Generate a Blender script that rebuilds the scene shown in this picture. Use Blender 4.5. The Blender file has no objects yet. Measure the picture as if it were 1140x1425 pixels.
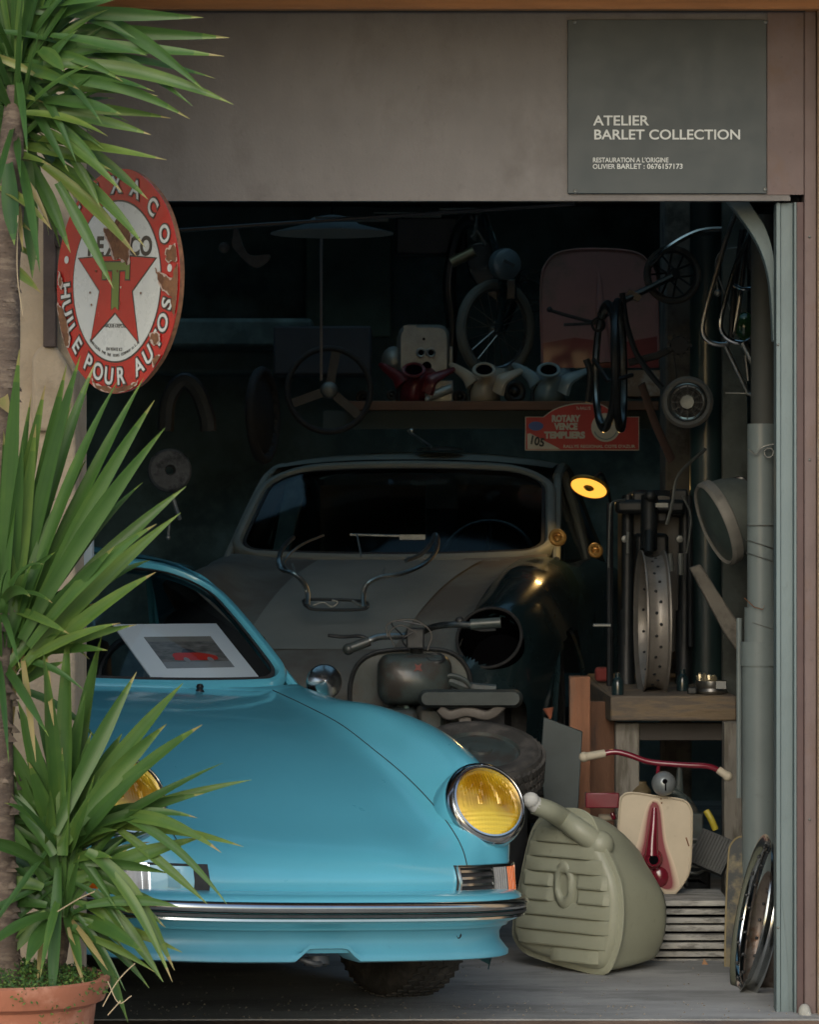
import bpy, bmesh, math, random
from mathutils import Vector, Matrix, noise
R = math.radians
V = Vector
sc = bpy.context.scene
col = sc.collection
# ---------------- camera, world, sun, exposure ----------------
FPX, HZ, CH, CD = 5000.0, 704.0, 1.43, 10.0
cam = bpy.data.cameras.new('camera'); camo = bpy.data.objects.new('camera', cam); col.objects.link(camo)
camo.location = (0, -CD, CH); camo.rotation_euler = (R(90), 0, 0)
cam.sensor_fit = 'HORIZONTAL'; cam.sensor_width = 36; cam.lens = FPX / 1140 * 36
cam.shift_x = 0; cam.shift_y = (HZ - 712.5) / 1140
cam.clip_start = .05; cam.clip_end = 500
cam.dof.use_dof = True; cam.dof.focus_distance = 9.6; cam.dof.aperture_fstop = 20
sc.camera = camo
SUN_EL, SUN_AZ = 28, 190   # azimuth the light comes from, degrees clockwise from +Y
w = bpy.data.worlds.new('World'); sc.world = w; w.use_nodes = True
nt = w.node_tree; bg = nt.nodes['Background']
sky = nt.nodes.new('ShaderNodeTexSky'); sky.sky_type = 'NISHITA'; sky.sun_disc = False
sky.sun_elevation = R(SUN_EL); sky.sun_rotation = R(SUN_AZ); sky.air_density = 1.2; sky.dust_density = 2
nt.links.new(sky.outputs[0], bg.inputs[0]); bg.inputs[1].default_value = .15
sl = bpy.data.lights.new('sun', 'SUN'); sl.energy = .8; sl.angle = R(45); sl.color = (.92, .97, 1)
so = bpy.data.objects.new('sun', sl); col.objects.link(so); so.location = (0, -8, 12)
az = R(SUN_AZ); el = R(SUN_EL)
sdir = V((math.sin(az) * math.cos(el), math.cos(az) * math.cos(el), math.sin(el)))
so.rotation_euler = sdir.to_track_quat('Z', 'Y').to_euler()
sc.view_settings.view_transform = 'Standard'; sc.view_settings.look = 'None'
sc.view_settings.gamma = 1; sc.view_settings.exposure = .43

# ---------------- helpers ----------------
def P(px, py, Y):
    d = CD + Y
    return V(((px - 570) * d / FPX, Y, CH - (py - HZ) * d / FPX))
WL = {}
def cr(pts, k=6, closed=False):
    pts = [V(p) for p in pts]; n = len(pts); out = []
    if n < 3: 
        return [pts[0].lerp(pts[-1], i / k) for i in range(k + 1)]
    rng = range(n) if closed else range(n - 1)
    for i in rng:
        if closed: a, b, c, d = pts[i - 1], pts[i], pts[(i + 1) % n], pts[(i + 2) % n]
        else:
            b, c = pts[i], pts[i + 1]; a = pts[i - 1] if i else b * 2 - c; d = pts[i + 2] if i + 2 < n else c * 2 - b
        for j in range(k):
            t = j / k
            out.append(.5 * ((2 * b) + (c - a) * t + (2 * a - 5 * b + 4 * c - d) * t * t + (3 * b - a - 3 * c + d) * t ** 3))
    if not closed: out.append(pts[-1])
    return out
def frame(o, z, up=V((0, 0, 1))):
    z = V(z).normalized(); 
    if abs(z.dot(up)) > .99: up = V((0, 1, 0))
    x = up.cross(z).normalized(); y = z.cross(x)
    return Matrix.Translation(V(o)) @ Matrix((x, y, z)).transposed().to_4x4()
class MB:
    def __init__(s): s.v = []; s.f = []; s.c = None
    def add(s, vs, fs, M=None):
        b = len(s.v)
        s.v += [M @ V(v) if M else V(v) for v in vs]; s.f += [tuple(i + b for i in f) for f in fs]; return s
    def box(s, c, d, M=None, rot=None):
        c = V(c); d = V(d) / 2; m = rot.to_3x3() if rot else Matrix.Identity(3)
        vs = [c + m @ V((x * d.x, y * d.y, z * d.z)) for x in (-1, 1) for y in (-1, 1) for z in (-1, 1)]
        return s.add(vs, [(0, 1, 3, 2), (4, 6, 7, 5), (0, 4, 5, 1), (2, 3, 7, 6), (0, 2, 6, 4), (1, 5, 7, 3)], M)
    def bb(s, a, b, M=None):
        a = V(a); b = V(b); return s.box((a + b) / 2, (abs(b.x - a.x), abs(b.y - a.y), abs(b.z - a.z)), M)
    def grid(s, rows, M=None, cu=False, cv=False):
        n = len(rows); m = len(rows[0]); vs = [p for r in rows for p in r]; fs = []
        for i in range(n if cu else n - 1):
            for j in range(m if cv else m - 1):
                a, b = i, (i + 1) % n; c, d = j, (j + 1) % m
                fs.append((a * m + c, a * m + d, b * m + d, b * m + c))
        return s.add(vs, fs, M)
    def tube(s, pts, r, n=8, closed=False, k=0, M=None, flat=1.0, caps=True):
        if k: pts = cr(pts, k, closed)
        pts = [V(p) for p in pts]; N = len(pts); rows = []; up = None
        for i, p in enumerate(pts):
            a = pts[i - 1] if (i or closed) else p; b = pts[(i + 1) % N] if (i < N - 1 or closed) else p
            t = (b - a)
            t = t.normalized() if t.length > 1e-9 else V((0, 0, 1))
            if up is None:
                up = V((0, 0, 1)) if abs(t.z) < .9 else V((0, 1, 0))
            u = (up - t * up.dot(t)).normalized(); w = t.cross(u); up = u
            rr = r(i / (N - 1)) if callable(r) else (r[i * len(r) // N] if isinstance(r, (list, tuple)) else r)
            rows.append([p + u * rr * math.cos(2 * math.pi * j / n) + w * rr * flat * math.sin(2 * math.pi * j / n) for j in range(n)])
        b = len(s.v); s.grid(rows, M, cu=closed, cv=True)
        if not closed and caps:
            s.f.append(tuple(b + j for j in range(n))[::-1]); s.f.append(tuple(b + (N - 1) * n + j for j in range(n)))
        return s
    def lathe(s, prof, M=None, n=32, closed=False, a0=0, a1=None):
        full = a1 is None; a1 = 2 * math.pi if full else a1
        k = n if full else n + 1
        rows = [[V((max(r, 1e-5) * math.cos(a0 + (a1 - a0) * i / n), max(r, 1e-5) * math.sin(a0 + (a1 - a0) * i / n), h)) for r, h in prof] for i in range(k)]
        return s.grid(rows, M, cu=full, cv=closed)
    def torus(s, Rr, r, M=None, n=40, m=10, sx=1, sz=1):
        return s.lathe([(Rr + r * sx * math.cos(2 * math.pi * i / m), r * sz * math.sin(2 * math.pi * i / m)) for i in range(m)], M, n, closed=True)
    def ball(s, c, r, M=None, n=16):
        c = V(c); r = V((r, r, r)) if isinstance(r, (int, float)) else V(r); k = n // 2
        rows = [[c + V((r.x * math.sin(math.pi * j / k) * math.cos(2 * math.pi * i / n), r.y * math.sin(math.pi * j / k) * math.sin(2 * math.pi * i / n), r.z * math.cos(math.pi * j / k))) for j in range(k + 1)] for i in range(n)]
        return s.grid(rows, M, cu=True)
    def prism(s, pts, off, M=None):
        pts = [V(p) for p in pts]; off = V(off); n = len(pts)
        return s.add(pts + [p + off for p in pts], [tuple(range(n))[::-1], tuple(range(n, 2 * n))] + [(i, (i + 1) % n, n + (i + 1) % n, n + i) for i in range(n)], M)
    def loft(s, secs, M=None, cap=True):
        b = len(s.v); n = len(secs[0]); s.grid(secs, M, cv=True)
        if cap: s.f.append(tuple(b + j for j in range(n))[::-1]); s.f.append(tuple(b + (len(secs) - 1) * n + j for j in range(n)))
        return s
    def build(s, name, m, parent=None, local=False, ang=35, bev=0, sub=0, solid=0, flatshade=False, seg=2):
        me = bpy.data.meshes.new(name)
        if parent is not None: o0 = V((0, 0, 0)) if local else WL[parent]
        elif local: o0 = V((0, 0, 0))
        else:
            xs = [v.x for v in s.v]; ys = [v.y for v in s.v]; zs = [v.z for v in s.v]
            o0 = V(((min(xs) + max(xs)) / 2, (min(ys) + max(ys)) / 2, min(zs)))
        me.from_pydata([tuple(v - o0) for v in s.v], [], s.f)
        bm = bmesh.new(); bm.from_mesh(me); bmesh.ops.remove_doubles(bm, verts=bm.verts, dist=1e-5)
        bmesh.ops.recalc_face_normals(bm, faces=bm.faces); bm.to_mesh(me); bm.free()
        if s.c:
            at = me.attributes.new('tint', 'FLOAT', 'FACE')
            for i in range(min(len(s.c), len(me.polygons))): at.data[i].value = s.c[i]
        me.materials.append(m)
        if not flatshade:
            me.shade_smooth(); me.set_sharp_from_angle(angle=R(ang))
        o = bpy.data.objects.new(name, me); col.objects.link(o)
        if solid: md = o.modifiers.new('t', 'SOLIDIFY'); md.thickness = solid; md.offset = 0
        if bev: md = o.modifiers.new('b', 'BEVEL'); md.width = bev; md.segments = seg; md.limit_method = 'ANGLE'; md.angle_limit = R(40); md.harden_normals = False
        if sub: md = o.modifiers.new('s', 'SUBSURF'); md.levels = sub; md.render_levels = sub
        if parent is not None: o.parent = parent; WL[o] = WL[parent] if not local else V((0, 0, 0))
        else: o.location = o0; WL[o] = o0
        return o
def tag(o, label=None, cat=None, group=None, kind=None):
    if label: o['label'] = label
    if cat: o['category'] = cat
    if group: o['group'] = group
    if kind: o['kind'] = kind
    return o
def empty(name, loc, label, cat, group=None, rz=0):
    o = bpy.data.objects.new(name, None); col.objects.link(o); o.location = loc; o.rotation_euler.z = rz
    o.empty_display_size = .1; WL[o] = V(loc); return tag(o, label, cat, group)
def px(pts, Y): return [P(a, b, Y) for a, b in pts]
def pxs(pts, Y, k=4): return cr(px(pts, Y), k, True)
def pxt(pts): return [P(*p) for p in pts]
def rrect(w_, h, r, n=6, cx=0, cy=0):
    o = []
    for sx, sy, a in ((1, 1, 0), (-1, 1, 90), (-1, -1, 180), (1, -1, 270)):
        for i in range(n + 1):
            t = R(a + 90 * i / n); o.append((cx + sx * (w_ / 2 - r) + r * math.cos(t), cy + sy * (h / 2 - r) + r * math.sin(t)))
    return o
# ---------------- materials ----------------
def mat(name, c, rough=.6, metal=0, var=.12, scale=6, bump=0, bs=80, coat=0, c2=None, c2t=.55, c2s=5, spec=None, stretch=None, emis=0, dirt=0):
    m = bpy.data.materials.new(name); m.use_nodes = True; t = m.node_tree; N = t.nodes; L = t.links; b = N['Principled BSDF']
    tc = N.new('ShaderNodeTexCoord'); mp = N.new('ShaderNodeMapping'); L.new(tc.outputs['Object'], mp.inputs[0])
    if stretch: mp.inputs['Scale'].default_value = stretch
    def noi(s, d=6, r=.6):
        n = N.new('ShaderNodeTexNoise'); n.inputs['Scale'].default_value = s; n.inputs['Detail'].default_value = d; n.inputs['Roughness'].default_value = r
        L.new(mp.outputs[0], n.inputs['Vector']); return n
    def ramp(src, a, b_):
        r = N.new('ShaderNodeMapRange'); r.inputs['From Min'].default_value = a; r.inputs['From Max'].default_value = b_; L.new(src, r.inputs[0]); return r.outputs[0]
    def mix(f, A, B):
        x = N.new('ShaderNodeMix'); x.data_type = 'RGBA'
        if isinstance(f, float): x.inputs[0].default_value = f
        else: L.new(f, x.inputs[0])
        for i, q in ((6, A), (7, B)):
            if isinstance(q, tuple): x.inputs[i].default_value = q
            else: L.new(q, x.inputs[i])
        return x.outputs[2]
    C = lambda k: (min(c[0] * k, 1), min(c[1] * k, 1), min(c[2] * k, 1), 1)
    out = mix(ramp(noi(scale).outputs[0], .3, .7), C(1 - var), C(1 + var))
    if c2: out = mix(ramp(noi(c2s, 8, .65).outputs[0], c2t - .06, c2t + .06), out, tuple(c2) + (1,))
    if dirt: out = mix(ramp(noi(45, 4).outputs[0], .62, .8), out, tuple(x * (1 - dirt) for x in c) + (1,))
    L.new(out, b.inputs['Base Color'])
    L.new(ramp(noi(scale * 2.5).outputs[0], -.5, 1.5), b.inputs['Roughness'])
    rr = N.new('ShaderNodeMapRange'); rr.inputs['To Min'].default_value = rough * .8; rr.inputs['To Max'].default_value = min(1, rough * 1.2)
    L.new(noi(scale * 3).outputs[0], rr.inputs[0]); L.new(rr.outputs[0], b.inputs['Roughness'])
    b.inputs['Metallic'].default_value = metal; b.inputs['Coat Weight'].default_value = coat; b.inputs['Coat Roughness'].default_value = .06
    if spec is not None: b.inputs['Specular IOR Level'].default_value = spec
    if bump:
        bp = N.new('ShaderNodeBump'); bp.inputs['Strength'].default_value = bump; bp.inputs['Distance'].default_value = .004
        L.new(noi(bs, 8).outputs[0], bp.inputs['Height']); L.new(bp.outputs[0], b.inputs['Normal'])
    if emis: b.inputs['Emission Color'].default_value = tuple(c) + (1,); b.inputs['Emission Strength'].default_value = emis
    return m
def glassmat(name, tint, rough=.03, refl=1.0):
    m = bpy.data.materials.new(name); m.use_nodes = True; t = m.node_tree; N = t.nodes; L = t.links; N.remove(N['Principled BSDF'])
    tr = N.new('ShaderNodeBsdfTransparent'); tr.inputs[0].default_value = tuple(tint) + (1,)
    g = N.new('ShaderNodeBsdfGlossy'); g.inputs['Roughness'].default_value = rough
    f = N.new('ShaderNodeFresnel'); f.inputs[0].default_value = 1.45
    mx = N.new('ShaderNodeMixShader'); L.new(f.outputs[0], mx.inputs[0]); L.new(tr.outputs[0], mx.inputs[1]); L.new(g.outputs[0], mx.inputs[2])
    L.new(mx.outputs[0], N['Material Output'].inputs[0]); return m
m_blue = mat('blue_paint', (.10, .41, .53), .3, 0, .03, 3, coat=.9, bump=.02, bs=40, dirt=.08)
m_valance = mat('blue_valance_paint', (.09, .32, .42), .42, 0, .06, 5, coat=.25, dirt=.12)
m_chrome = mat('chrome', (.5, .52, .52), .16, 1, .08, 20)
m_dullchrome = mat('worn_chrome', (.42, .42, .4), .3, 1, .25, 30, c2=(.12, .08, .05), c2t=.68, c2s=30)
m_steel = mat('dull_steel', (.2, .21, .2), .5, .7, .2, 20, bump=.2)
m_alu = mat('cast_aluminium', (.34, .36, .35), .5, .55, .15, 15, bump=.25, bs=120)
m_black = mat('black_paint', (.012, .014, .016), .35, 0, .3, 12, coat=.2)
m_rubber = mat('rubber', (.02, .02, .021), .75, 0, .3, 30, bump=.3)
m_darkgrey = mat('dark_metal', (.035, .038, .04), .5, .3, .3, 14, bump=.2)
m_tyre = mat('dusty_tyre', (.035, .034, .032), .85, 0, .3, 20, bump=.4, c2=(.07, .065, .06), c2s=12)
m_red = mat('red_enamel', (.34, .010, .008), .25, 0, .12, 12, coat=.4)
m_white = mat('white_enamel', (.5, .53, .52), .28, 0, .06, 8, coat=.4)
m_cream = mat('cream_paint', (.45, .39, .29), .4, 0, .08, 8, coat=.3, dirt=.2)
m_rust = mat('rust', (.16, .075, .035), .95, 0, .35, 40, bump=.8, bs=60, c2=(.1, .04, .02), c2s=25)
m_wood = mat('old_wood', (.2, .15, .1), .85, 0, .3, 5, bump=.5, bs=20, stretch=(1, 1, 9), c2=(.13, .1, .08), c2s=3)
m_woodx = mat('bench_wood', (.2, .15, .095), .85, 0, .35, 4, bump=.6, bs=24, stretch=(1, 1, 6), c2=(.12, .1, .08), c2s=4, c2t=.5)
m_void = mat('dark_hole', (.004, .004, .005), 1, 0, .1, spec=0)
m_leaf = None
for _ in (0,):
    m = bpy.data.materials.new('yucca_leaf'); m.use_nodes = True; t = m.node_tree; N = t.nodes; L = t.links; b = N['Principled BSDF']
    at = N.new('ShaderNodeAttribute'); at.attribute_name = 'tint'
    rp = N.new('ShaderNodeValToRGB'); cr_ = rp.color_ramp; cr_.elements[0].color = (.026, .07, .018, 1); cr_.elements[1].color = (.30, .24, .10, 1)
    cr_.elements[1].position = 1; e = cr_.elements.new(.35); e.color = (.055, .125, .026, 1); e = cr_.elements.new(.7); e.color = (.14, .21, .04, 1)
    n = N.new('ShaderNodeTexNoise'); n.inputs['Scale'].default_value = 14; n.inputs['Detail'].default_value = 5
    tc = N.new('ShaderNodeTexCoord'); L.new(tc.outputs['Object'], n.inputs[0])
    ad = N.new('ShaderNodeMath'); ad.operation = 'MULTIPLY_ADD'; L.new(n.outputs[0], ad.inputs[0]); ad.inputs[1].default_value = .3
    sb = N.new('ShaderNodeMath'); sb.operation = 'SUBTRACT'; L.new(at.outputs['Fac'], sb.inputs[0]); sb.inputs[1].default_value = .15
    L.new(sb.outputs[0], ad.inputs[2]); L.new(ad.outputs[0], rp.inputs[0]); L.new(rp.outputs[0], b.inputs['Base Color'])
    b.inputs['Roughness'].default_value = .42; b.inputs['Specular IOR Level'].default_value = .4
    b.inputs['Subsurface Weight'].default_value = 0
    tl = N.new('ShaderNodeBsdfTranslucent'); L.new(rp.outputs[0], tl.inputs[0]); mx = N.new('ShaderNodeMixShader'); mx.inputs[0].default_value = .25
    L.new(b.outputs[0], mx.inputs[1]); L.new(tl.outputs[0], mx.inputs[2]); L.new(mx.outputs[0], N['Material Output'].inputs[0]); m_leaf = m
def text(name, s, size, m, M, parent=None, align='CENTER', ext=.0008, off=0, sx=1, local=False):
    cu = bpy.data.curves.new(name, 'FONT'); cu.body = s; cu.size = size; cu.align_x = align; cu.align_y = 'BOTTOM_BASELINE' if False else 'CENTER'
    cu.extrude = ext; cu.offset = off; cu.resolution_u = 4
    to = bpy.data.objects.new('tmp', cu); col.objects.link(to)
    dg = bpy.context.evaluated_depsgraph_get(); me = bpy.data.meshes.new_from_object(to.evaluated_get(dg))
    bpy.data.objects.remove(to); me.name = name
    me.transform((M @ Matrix.Diagonal((sx, 1, 1, 1))))
    if parent is not None and not local: me.transform(Matrix.Translation(-WL[parent]))
    me.materials.clear(); me.materials.append(m)
    o = bpy.data.objects.new(name, me); col.objects.link(o)
    if parent is not None: o.parent = parent; WL[o] = WL[parent]
    return o
def joinmeshes(name, obs, m, parent):
    bm = bmesh.new()
    for o in obs: bm.from_mesh(o.data)
    me = bpy.data.meshes.new(name); bm.to_mesh(me); bm.free(); me.materials.append(m)
    o2 = bpy.data.objects.new(name, me); col.objects.link(o2); o2.parent = parent; WL[o2] = WL[parent]
    for o in obs: bpy.data.objects.remove(o)
    return o2
FACE = Matrix.Rotation(R(90), 4, 'X')   # text plane facing -Y
# ---------------- setting ----------------
m_ground = mat('forecourt_concrete', (.34, .325, .3), .9, 0, .2, 2, bump=.5, bs=60, c2=(.17, .16, .15), c2s=2.2, dirt=.35)
m_floor = mat('garage_floor_concrete', (.3, .305, .3), .85, 0, .22, 3, bump=.4, bs=50, c2=(.2, .205, .2), c2s=2.5, stretch=(.7, 1.6, 1), dirt=.55)
MB().bb((-60, -80, -.06), (60, -.12, 0)).build('forecourt_ground', m_ground, ang=30)['kind'] = 'structure'
MB().bb((-60, .1, -.06), (60, 60, -.002)).build('ground', m_ground)['kind'] = 'structure'
o = MB().bb((-3.2, -.116, -.05), (2.0, 7.3, .02)).build('garage_floor', m_floor); o['kind'] = 'structure'
m_sill = mat('rusty_sill', (.2, .13, .09), .85, .1, .3, 8, bump=.4, c2=(.13, .1, .09))
tag(MB().bb((-3.2, -.2, -.01), (1.4, -.1165, .016)).build('threshold_strip', m_sill, bev=.003), 'rusty brown threshold strip across the garage doorway floor', 'threshold')
m_lintel = mat('brown_sheet_metal', (.138, .130, .126), .62, .1, .09, 4, bump=.3, bs=90, c2=(.112, .103, .098), c2s=2.2, c2t=.55, dirt=.25, stretch=(1.3, 1.3, .9))
m_jamb = mat('brown_jamb_metal', (.125, .09, .085), .6, .1, .15, 5, bump=.2, bs=90, c2=(.12, .075, .055), c2s=3, c2t=.6, dirt=.3)
m_stucco = mat('beige_stucco', (.29, .235, .165), .95, 0, .15, 6, bump=1, bs=55, c2=(.24, .19, .13), c2s=9)
m_timber = mat('varnished_timber', (.36, .16, .055), .5, 0, .25, 5, stretch=(.5, 8, 8), coat=.2, bump=.2, bs=15)
# facade
fr = empty('door_lintel', (0, 0, 2.28), 'wide brown sheet metal lintel panel above the open garage doorway', 'lintel')
MB().bb((-3.2, 0, 2.283), (1.06, .1, 2.86)).build('panel', m_lintel, fr, bev=.003)
MB().bb((-3.2, -.004, 2.278), (1.06, -.001, 2.288)).build('lower_edge', m_lintel, fr)
zt = P(0, 17, 0).z
MB().bb((-3.2, -.03, zt - .002), (1.1, -.002, zt + .02)).build('drip_rail', m_darkgrey, fr)
jm = empty('door_jamb', (1.1, 0, 0), 'dusky brown metal jamb post on the right side of the doorway', 'door frame')
MB().bb((P(1109, 0, 0).x, 0, .01), (P(1119, 0, 0).x, .12, 2.275)).build('inner_strip', mat('dark_red_brown', (.07, .04, .038), .6, 0, .2, 6), jm, bev=.002)
MB().bb((P(1119, 0, 0).x, -.012, .01), (P(1136, 0, 0).x, .12, 2.83)).build('post', m_jamb, jm, bev=.003)
MB().ball(P(1120, 1408, -.03), (.018, .02, .024)).ball(P(1124, 1412, -.04), (.012, .012, .014)).build('mortar_lump', mat('mortar', (.3, .3, .27), .95, bump=.8), jm)
MB().bb((P(1068, 0, 0).x, -.004, 2.295), (P(1119, 0, 0).x - .001, -.001, 2.83)).build('corner_plate', m_jamb, jm)
for py in (330, 640, 1140): MB().ball(P(1127, py, -.013), .004).build('rivet', m_steel, jm)
ex = MB().bb((P(1137, 0, 0).x, -.05, 0), (6, .12, 2.9)); ex.build('outer_wall', mat('ochre_render', (.42, .3, .19), .9, 0, .2, 7, bump=.8, c2=(.55, .5, .42), c2s=4, c2t=.6)); tag(bpy.data.objects['outer_wall'], 'ochre rendered outer wall right of the metal jamb', 'wall')
bt = MB().bb((-4, -.07, P(0, 13, -.07).z), (4, -.002, 2.99)); tag(bt.build('eaves_beam', m_timber, bev=.006), 'varnished orange timber beam along the top of the facade', 'beam')
SKY = [(-2.2, -.3, 1.0, 2.3), (-.1, 1.45, 1.2, 2.4), (-2.4, 1.3, 3.2, 4.5), (-2.6, 1.3, 5.2, 6.5)]   # roof openings added out of view for daylight inside: x0, x1, y0, y1
def holed(z0, z1, x0, x1, y0, y1):
    mb = MB(); xs = sorted({x0, x1} | {q for a_ in SKY for q in a_[:2]}); ys = sorted({y0, y1} | {q for a_ in SKY for q in a_[2:]})
    for i in range(len(xs) - 1):
        for j in range(len(ys) - 1):
            cx, cy = (xs[i] + xs[i + 1]) / 2, (ys[j] + ys[j + 1]) / 2
            if any(a_[0] < cx < a_[1] and a_[2] < cy < a_[3] for a_ in SKY): continue
            mb.bb((xs[i], ys[j], z0), (xs[i + 1], ys[j + 1], z1))
    return mb
tag(holed(3.0, 3.06, -4, 4, -.75, 7.4).build('garage_roof', mat('roof_board', (.12, .1, .08), .9)), 'flat board roof over the garage and its eaves', 'roof')
tag(MB().bb((-4, .0, 2.87), (4, .1, 2.985)).build('upper_wall', m_lintel), 'narrow brown wall strip between lintel and eaves beam', 'wall')
# garage walls
m_stone = mat('dark_old_wall', (.14, .2, .2), .95, 0, .45, 2.5, bump=1, bs=6, c2=(.07, .10, .10), c2s=1.5)
m_wallr = mat('grimy_plaster', (.09, .09, .085), .95, 0, .4, 3, bump=.7, bs=20, c2=(.045, .045, .045), c2s=3)
tag(MB().bb((-3.3, 7.2, 0), (2.1, 7.35, 2.98)).build('back_wall', m_stone), 'dark rough back wall of the garage', 'wall')
rows = []
tag(MB().bb((-3.3, .12, 0), (-3.15, 7.2, 2.98)).build('side_wall', m_stone), 'dark stone side wall along the garage beyond the blue car', 'wall')
tag(MB().bb((1.75, .13, 0), (1.9, 7.2, 2.98)).build('side_wall', m_wallr), 'grimy plaster side wall behind the pipes and workbench', 'wall')
tag(holed(2.86, 2.9, -3.15, 1.75, .12, 7.2).build('garage_ceiling', mat('ceiling_board', (.05, .05, .048), .9)), 'dark board ceiling inside the garage', 'ceiling')
tag(MB().bb((1.06, .125, 0), (1.75, .16, 2.86)).build('front_return_wall', m_wallr), 'narrow return wall behind the doorway jamb', 'wall')
tag(MB().bb((-5, 0, 0), (-3.2, .12, 2.98)).build('left_facade_wall', m_stucco), 'beige stucco facade hidden behind the plant pillar', 'wall')
# left pillar wall
pw = empty('stucco_pillar', (-1.3, -1.35, 0), 'beige stucco pillar behind the yucca carrying the round sign', 'pillar')
xr = P(105, 0, -1.5).x
MB().bb((-3.5, -1.5, 0), (xr, -1.2, 3.0)).build('wall', m_stucco, pw, bev=.008)
ar = [P(45 + 0, 560, -1.5)]
pts = [(44, 600), (44, 500), (52, 484), (66, 479), (78, 483), (90, 500), (103, 530), (103, 600)]
MB().prism(px(pts, -1.53), (0, .035, 0)).build('rounded_ledge', m_stucco, pw, bev=.01)
tag(MB().bb(P(108, 828, -1.28), P(131, 700, -1.22) ).build('junction_panel', mat('pale_grey_panel', (.3, .36, .38), .5), bev=.003), 'pale grey panel on the edge of the stucco pillar above the car roof', 'panel')
# shutter guide
m_guide = mat('grey_green_metal', (.115, .158, .165), .5, .15, .12, 4, bump=.15, c2=(.085, .115, .12), c2s=2, dirt=.2, stretch=(1, 1, .5))
sg = empty('shutter_guide', P(1093, 1418, .06), 'grey green folded metal shutter guide standing inside the right jamb', 'shutter guide')
x0, x1, x2, x3 = [P(a, 0, .03).x for a in (1080, 1086, 1104, 1108)]
MB().bb((x0, .02, .01), (x1, .09, 2.275)).bb((x2, .005, .01), (x3, .09, 2.275)).build('channel_side', m_guide, sg, bev=.0015)
MB().bb((x1 + .0005, .03, .01), (x2 - .0005, .1, 2.275)).build('channel_back', m_guide, sg, bev=.0015)
MB().prism(pxt([(1087, 1240, .025), (1093, 1300, .025), (1097, 1360, .025), (1099, 1415, .025), (1087, 1415, .025)]), (0, .003, 0)).build('bent_flap', m_guide, sg)
for py in (480, 1290): MB().ball(P(1083, py, .02), .004).build('rivet', m_steel, sg)
# curved door track
tk = []
a_ = [(1003, 268), (1022, 292), (1044, 322), (1060, 352), (1070, 388), (1074, 430), (1076, 475)]
b_ = [(1033, 268), (1050, 292), (1066, 318), (1076, 350), (1080, 388), (1081, 430), (1081, 475)]
ra = cr(px(a_, .2), 5); rb = cr(px(b_, .2), 5)
tag(MB().prism(ra + rb[::-1], (0, .05, 0)).build('door_track', m_guide, bev=.002), 'curved grey metal door track at the top right of the doorway', 'door track')
# atelier plate
pl = empty('workshop_sign', P(930, 270, -.005), 'dark grey green enamel plate lettered ATELIER BARLET COLLECTION on the lintel', 'sign')
m_plate = mat('plate_paint', (.022, .035, .039), .5, 0, .06, 4, c2=(.03, .042, .045), c2s=2, dirt=.15)
a = P(790, 270, -.006); b = P(1067, 28, -.012)
MB().bb(a, b).build('plate', m_plate, pl, bev=.0015)
m_let = mat('white_lettering', (.56, .59, .58), .6, 0, .1, 30)
def ptext(name, s, x, y, hpx, par, m, Y, wpx=None, off=0, ext=.0006, align='LEFT', rot=0):
    hh = hpx * (CD + Y) / FPX
    M = Matrix.Translation(P(x, y, Y)) @ FACE @ Matrix.Rotation(rot, 4, 'Z')
    o = text(name, s, hh / .7, m, M, par, align, ext, off)
    if wpx:
        c = [v.co.x for v in o.data.vertices]; ww = max(c) - min(c); k = wpx * (CD + Y) / FPX / ww
        x_ = P(x, y, Y).x - WL[par].x
        for v in o.data.vertices: v.co.x = x_ + (v.co.x - x_) * k
    return o
ptext('lettering', 'ATELIER', 826, 169, 13.5, pl, m_let, -.0135, 78, .0006)
ptext('lettering', 'BARLET COLLECTION', 826, 188.5, 13.5, pl, m_let, -.0135, 203, .0006)
ptext('lettering', "RESTAURATION A L'ORIGINE", 825, 223.5, 6.5, pl, m_let, -.0135, 105, .0002)
ptext('lettering', 'OLIVIER', 825, 232.5, 6.5, pl, m_let, -.0135, 31, .0002)
ptext('lettering', 'BARLET : 0676157173', 858.5, 232.3, 7, pl, m_let, -.0135, 91, .0003)
for x, y in ((800, 31), (1066, 31), (801, 267), (1065, 264)):
    M = frame(P(x, y, -.013), (0, -1, 0)); MB().lathe([(0, .003), (.004, .002), (.006, 0)], M, 12).build('screw', m_steel, pl)
# ceiling rail and strips
tag(MB().tube(pxt([(235, 322, .7), (800, 284, .7)]), .006, 6).build('ceiling_rail', m_black), 'thin black rail running obliquely under the ceiling behind the lintel', 'rail')
m_strip = mat('pale_duct', (.16, .18, .17), .6)
for (x, y, ww, h, lab) in ((440, 303, 100, 5, 'longer pale ceiling strip above the pendant lamp'), (520, 297, 95, 5, 'middle pale ceiling strip above the black rail'), (610, 291, 60, 5, 'short pale ceiling strip furthest right above the black rail')):
    tag(MB().bb(P(x, y + h, 3), P(x + ww, y, 2.8)).build('ceiling_strip', m_strip, bev=.003), lab, 'ceiling strip', 'pale strips under the ceiling')

for i, q in enumerate(SKY):
    tag(MB().bb((q[0] - .03, q[2] - .03, 3.062), (q[1] + .03, q[3] + .03, 3.07)).build('added_skylight', glassmat('added_skylight_glass', (.76, .9, .86))), ('added glass roof opening, out of view, above the blue car to let in daylight', 'added glass roof opening, out of view, above the workbench to let in daylight', 'added wide glass roof opening, out of view, above the grey car to let in daylight', 'added rearmost wide glass roof opening, out of view, near the back wall to let in daylight')[i], 'added_skylight')  # panes over the added openings, unseen, there to brighten the garage interior

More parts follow.
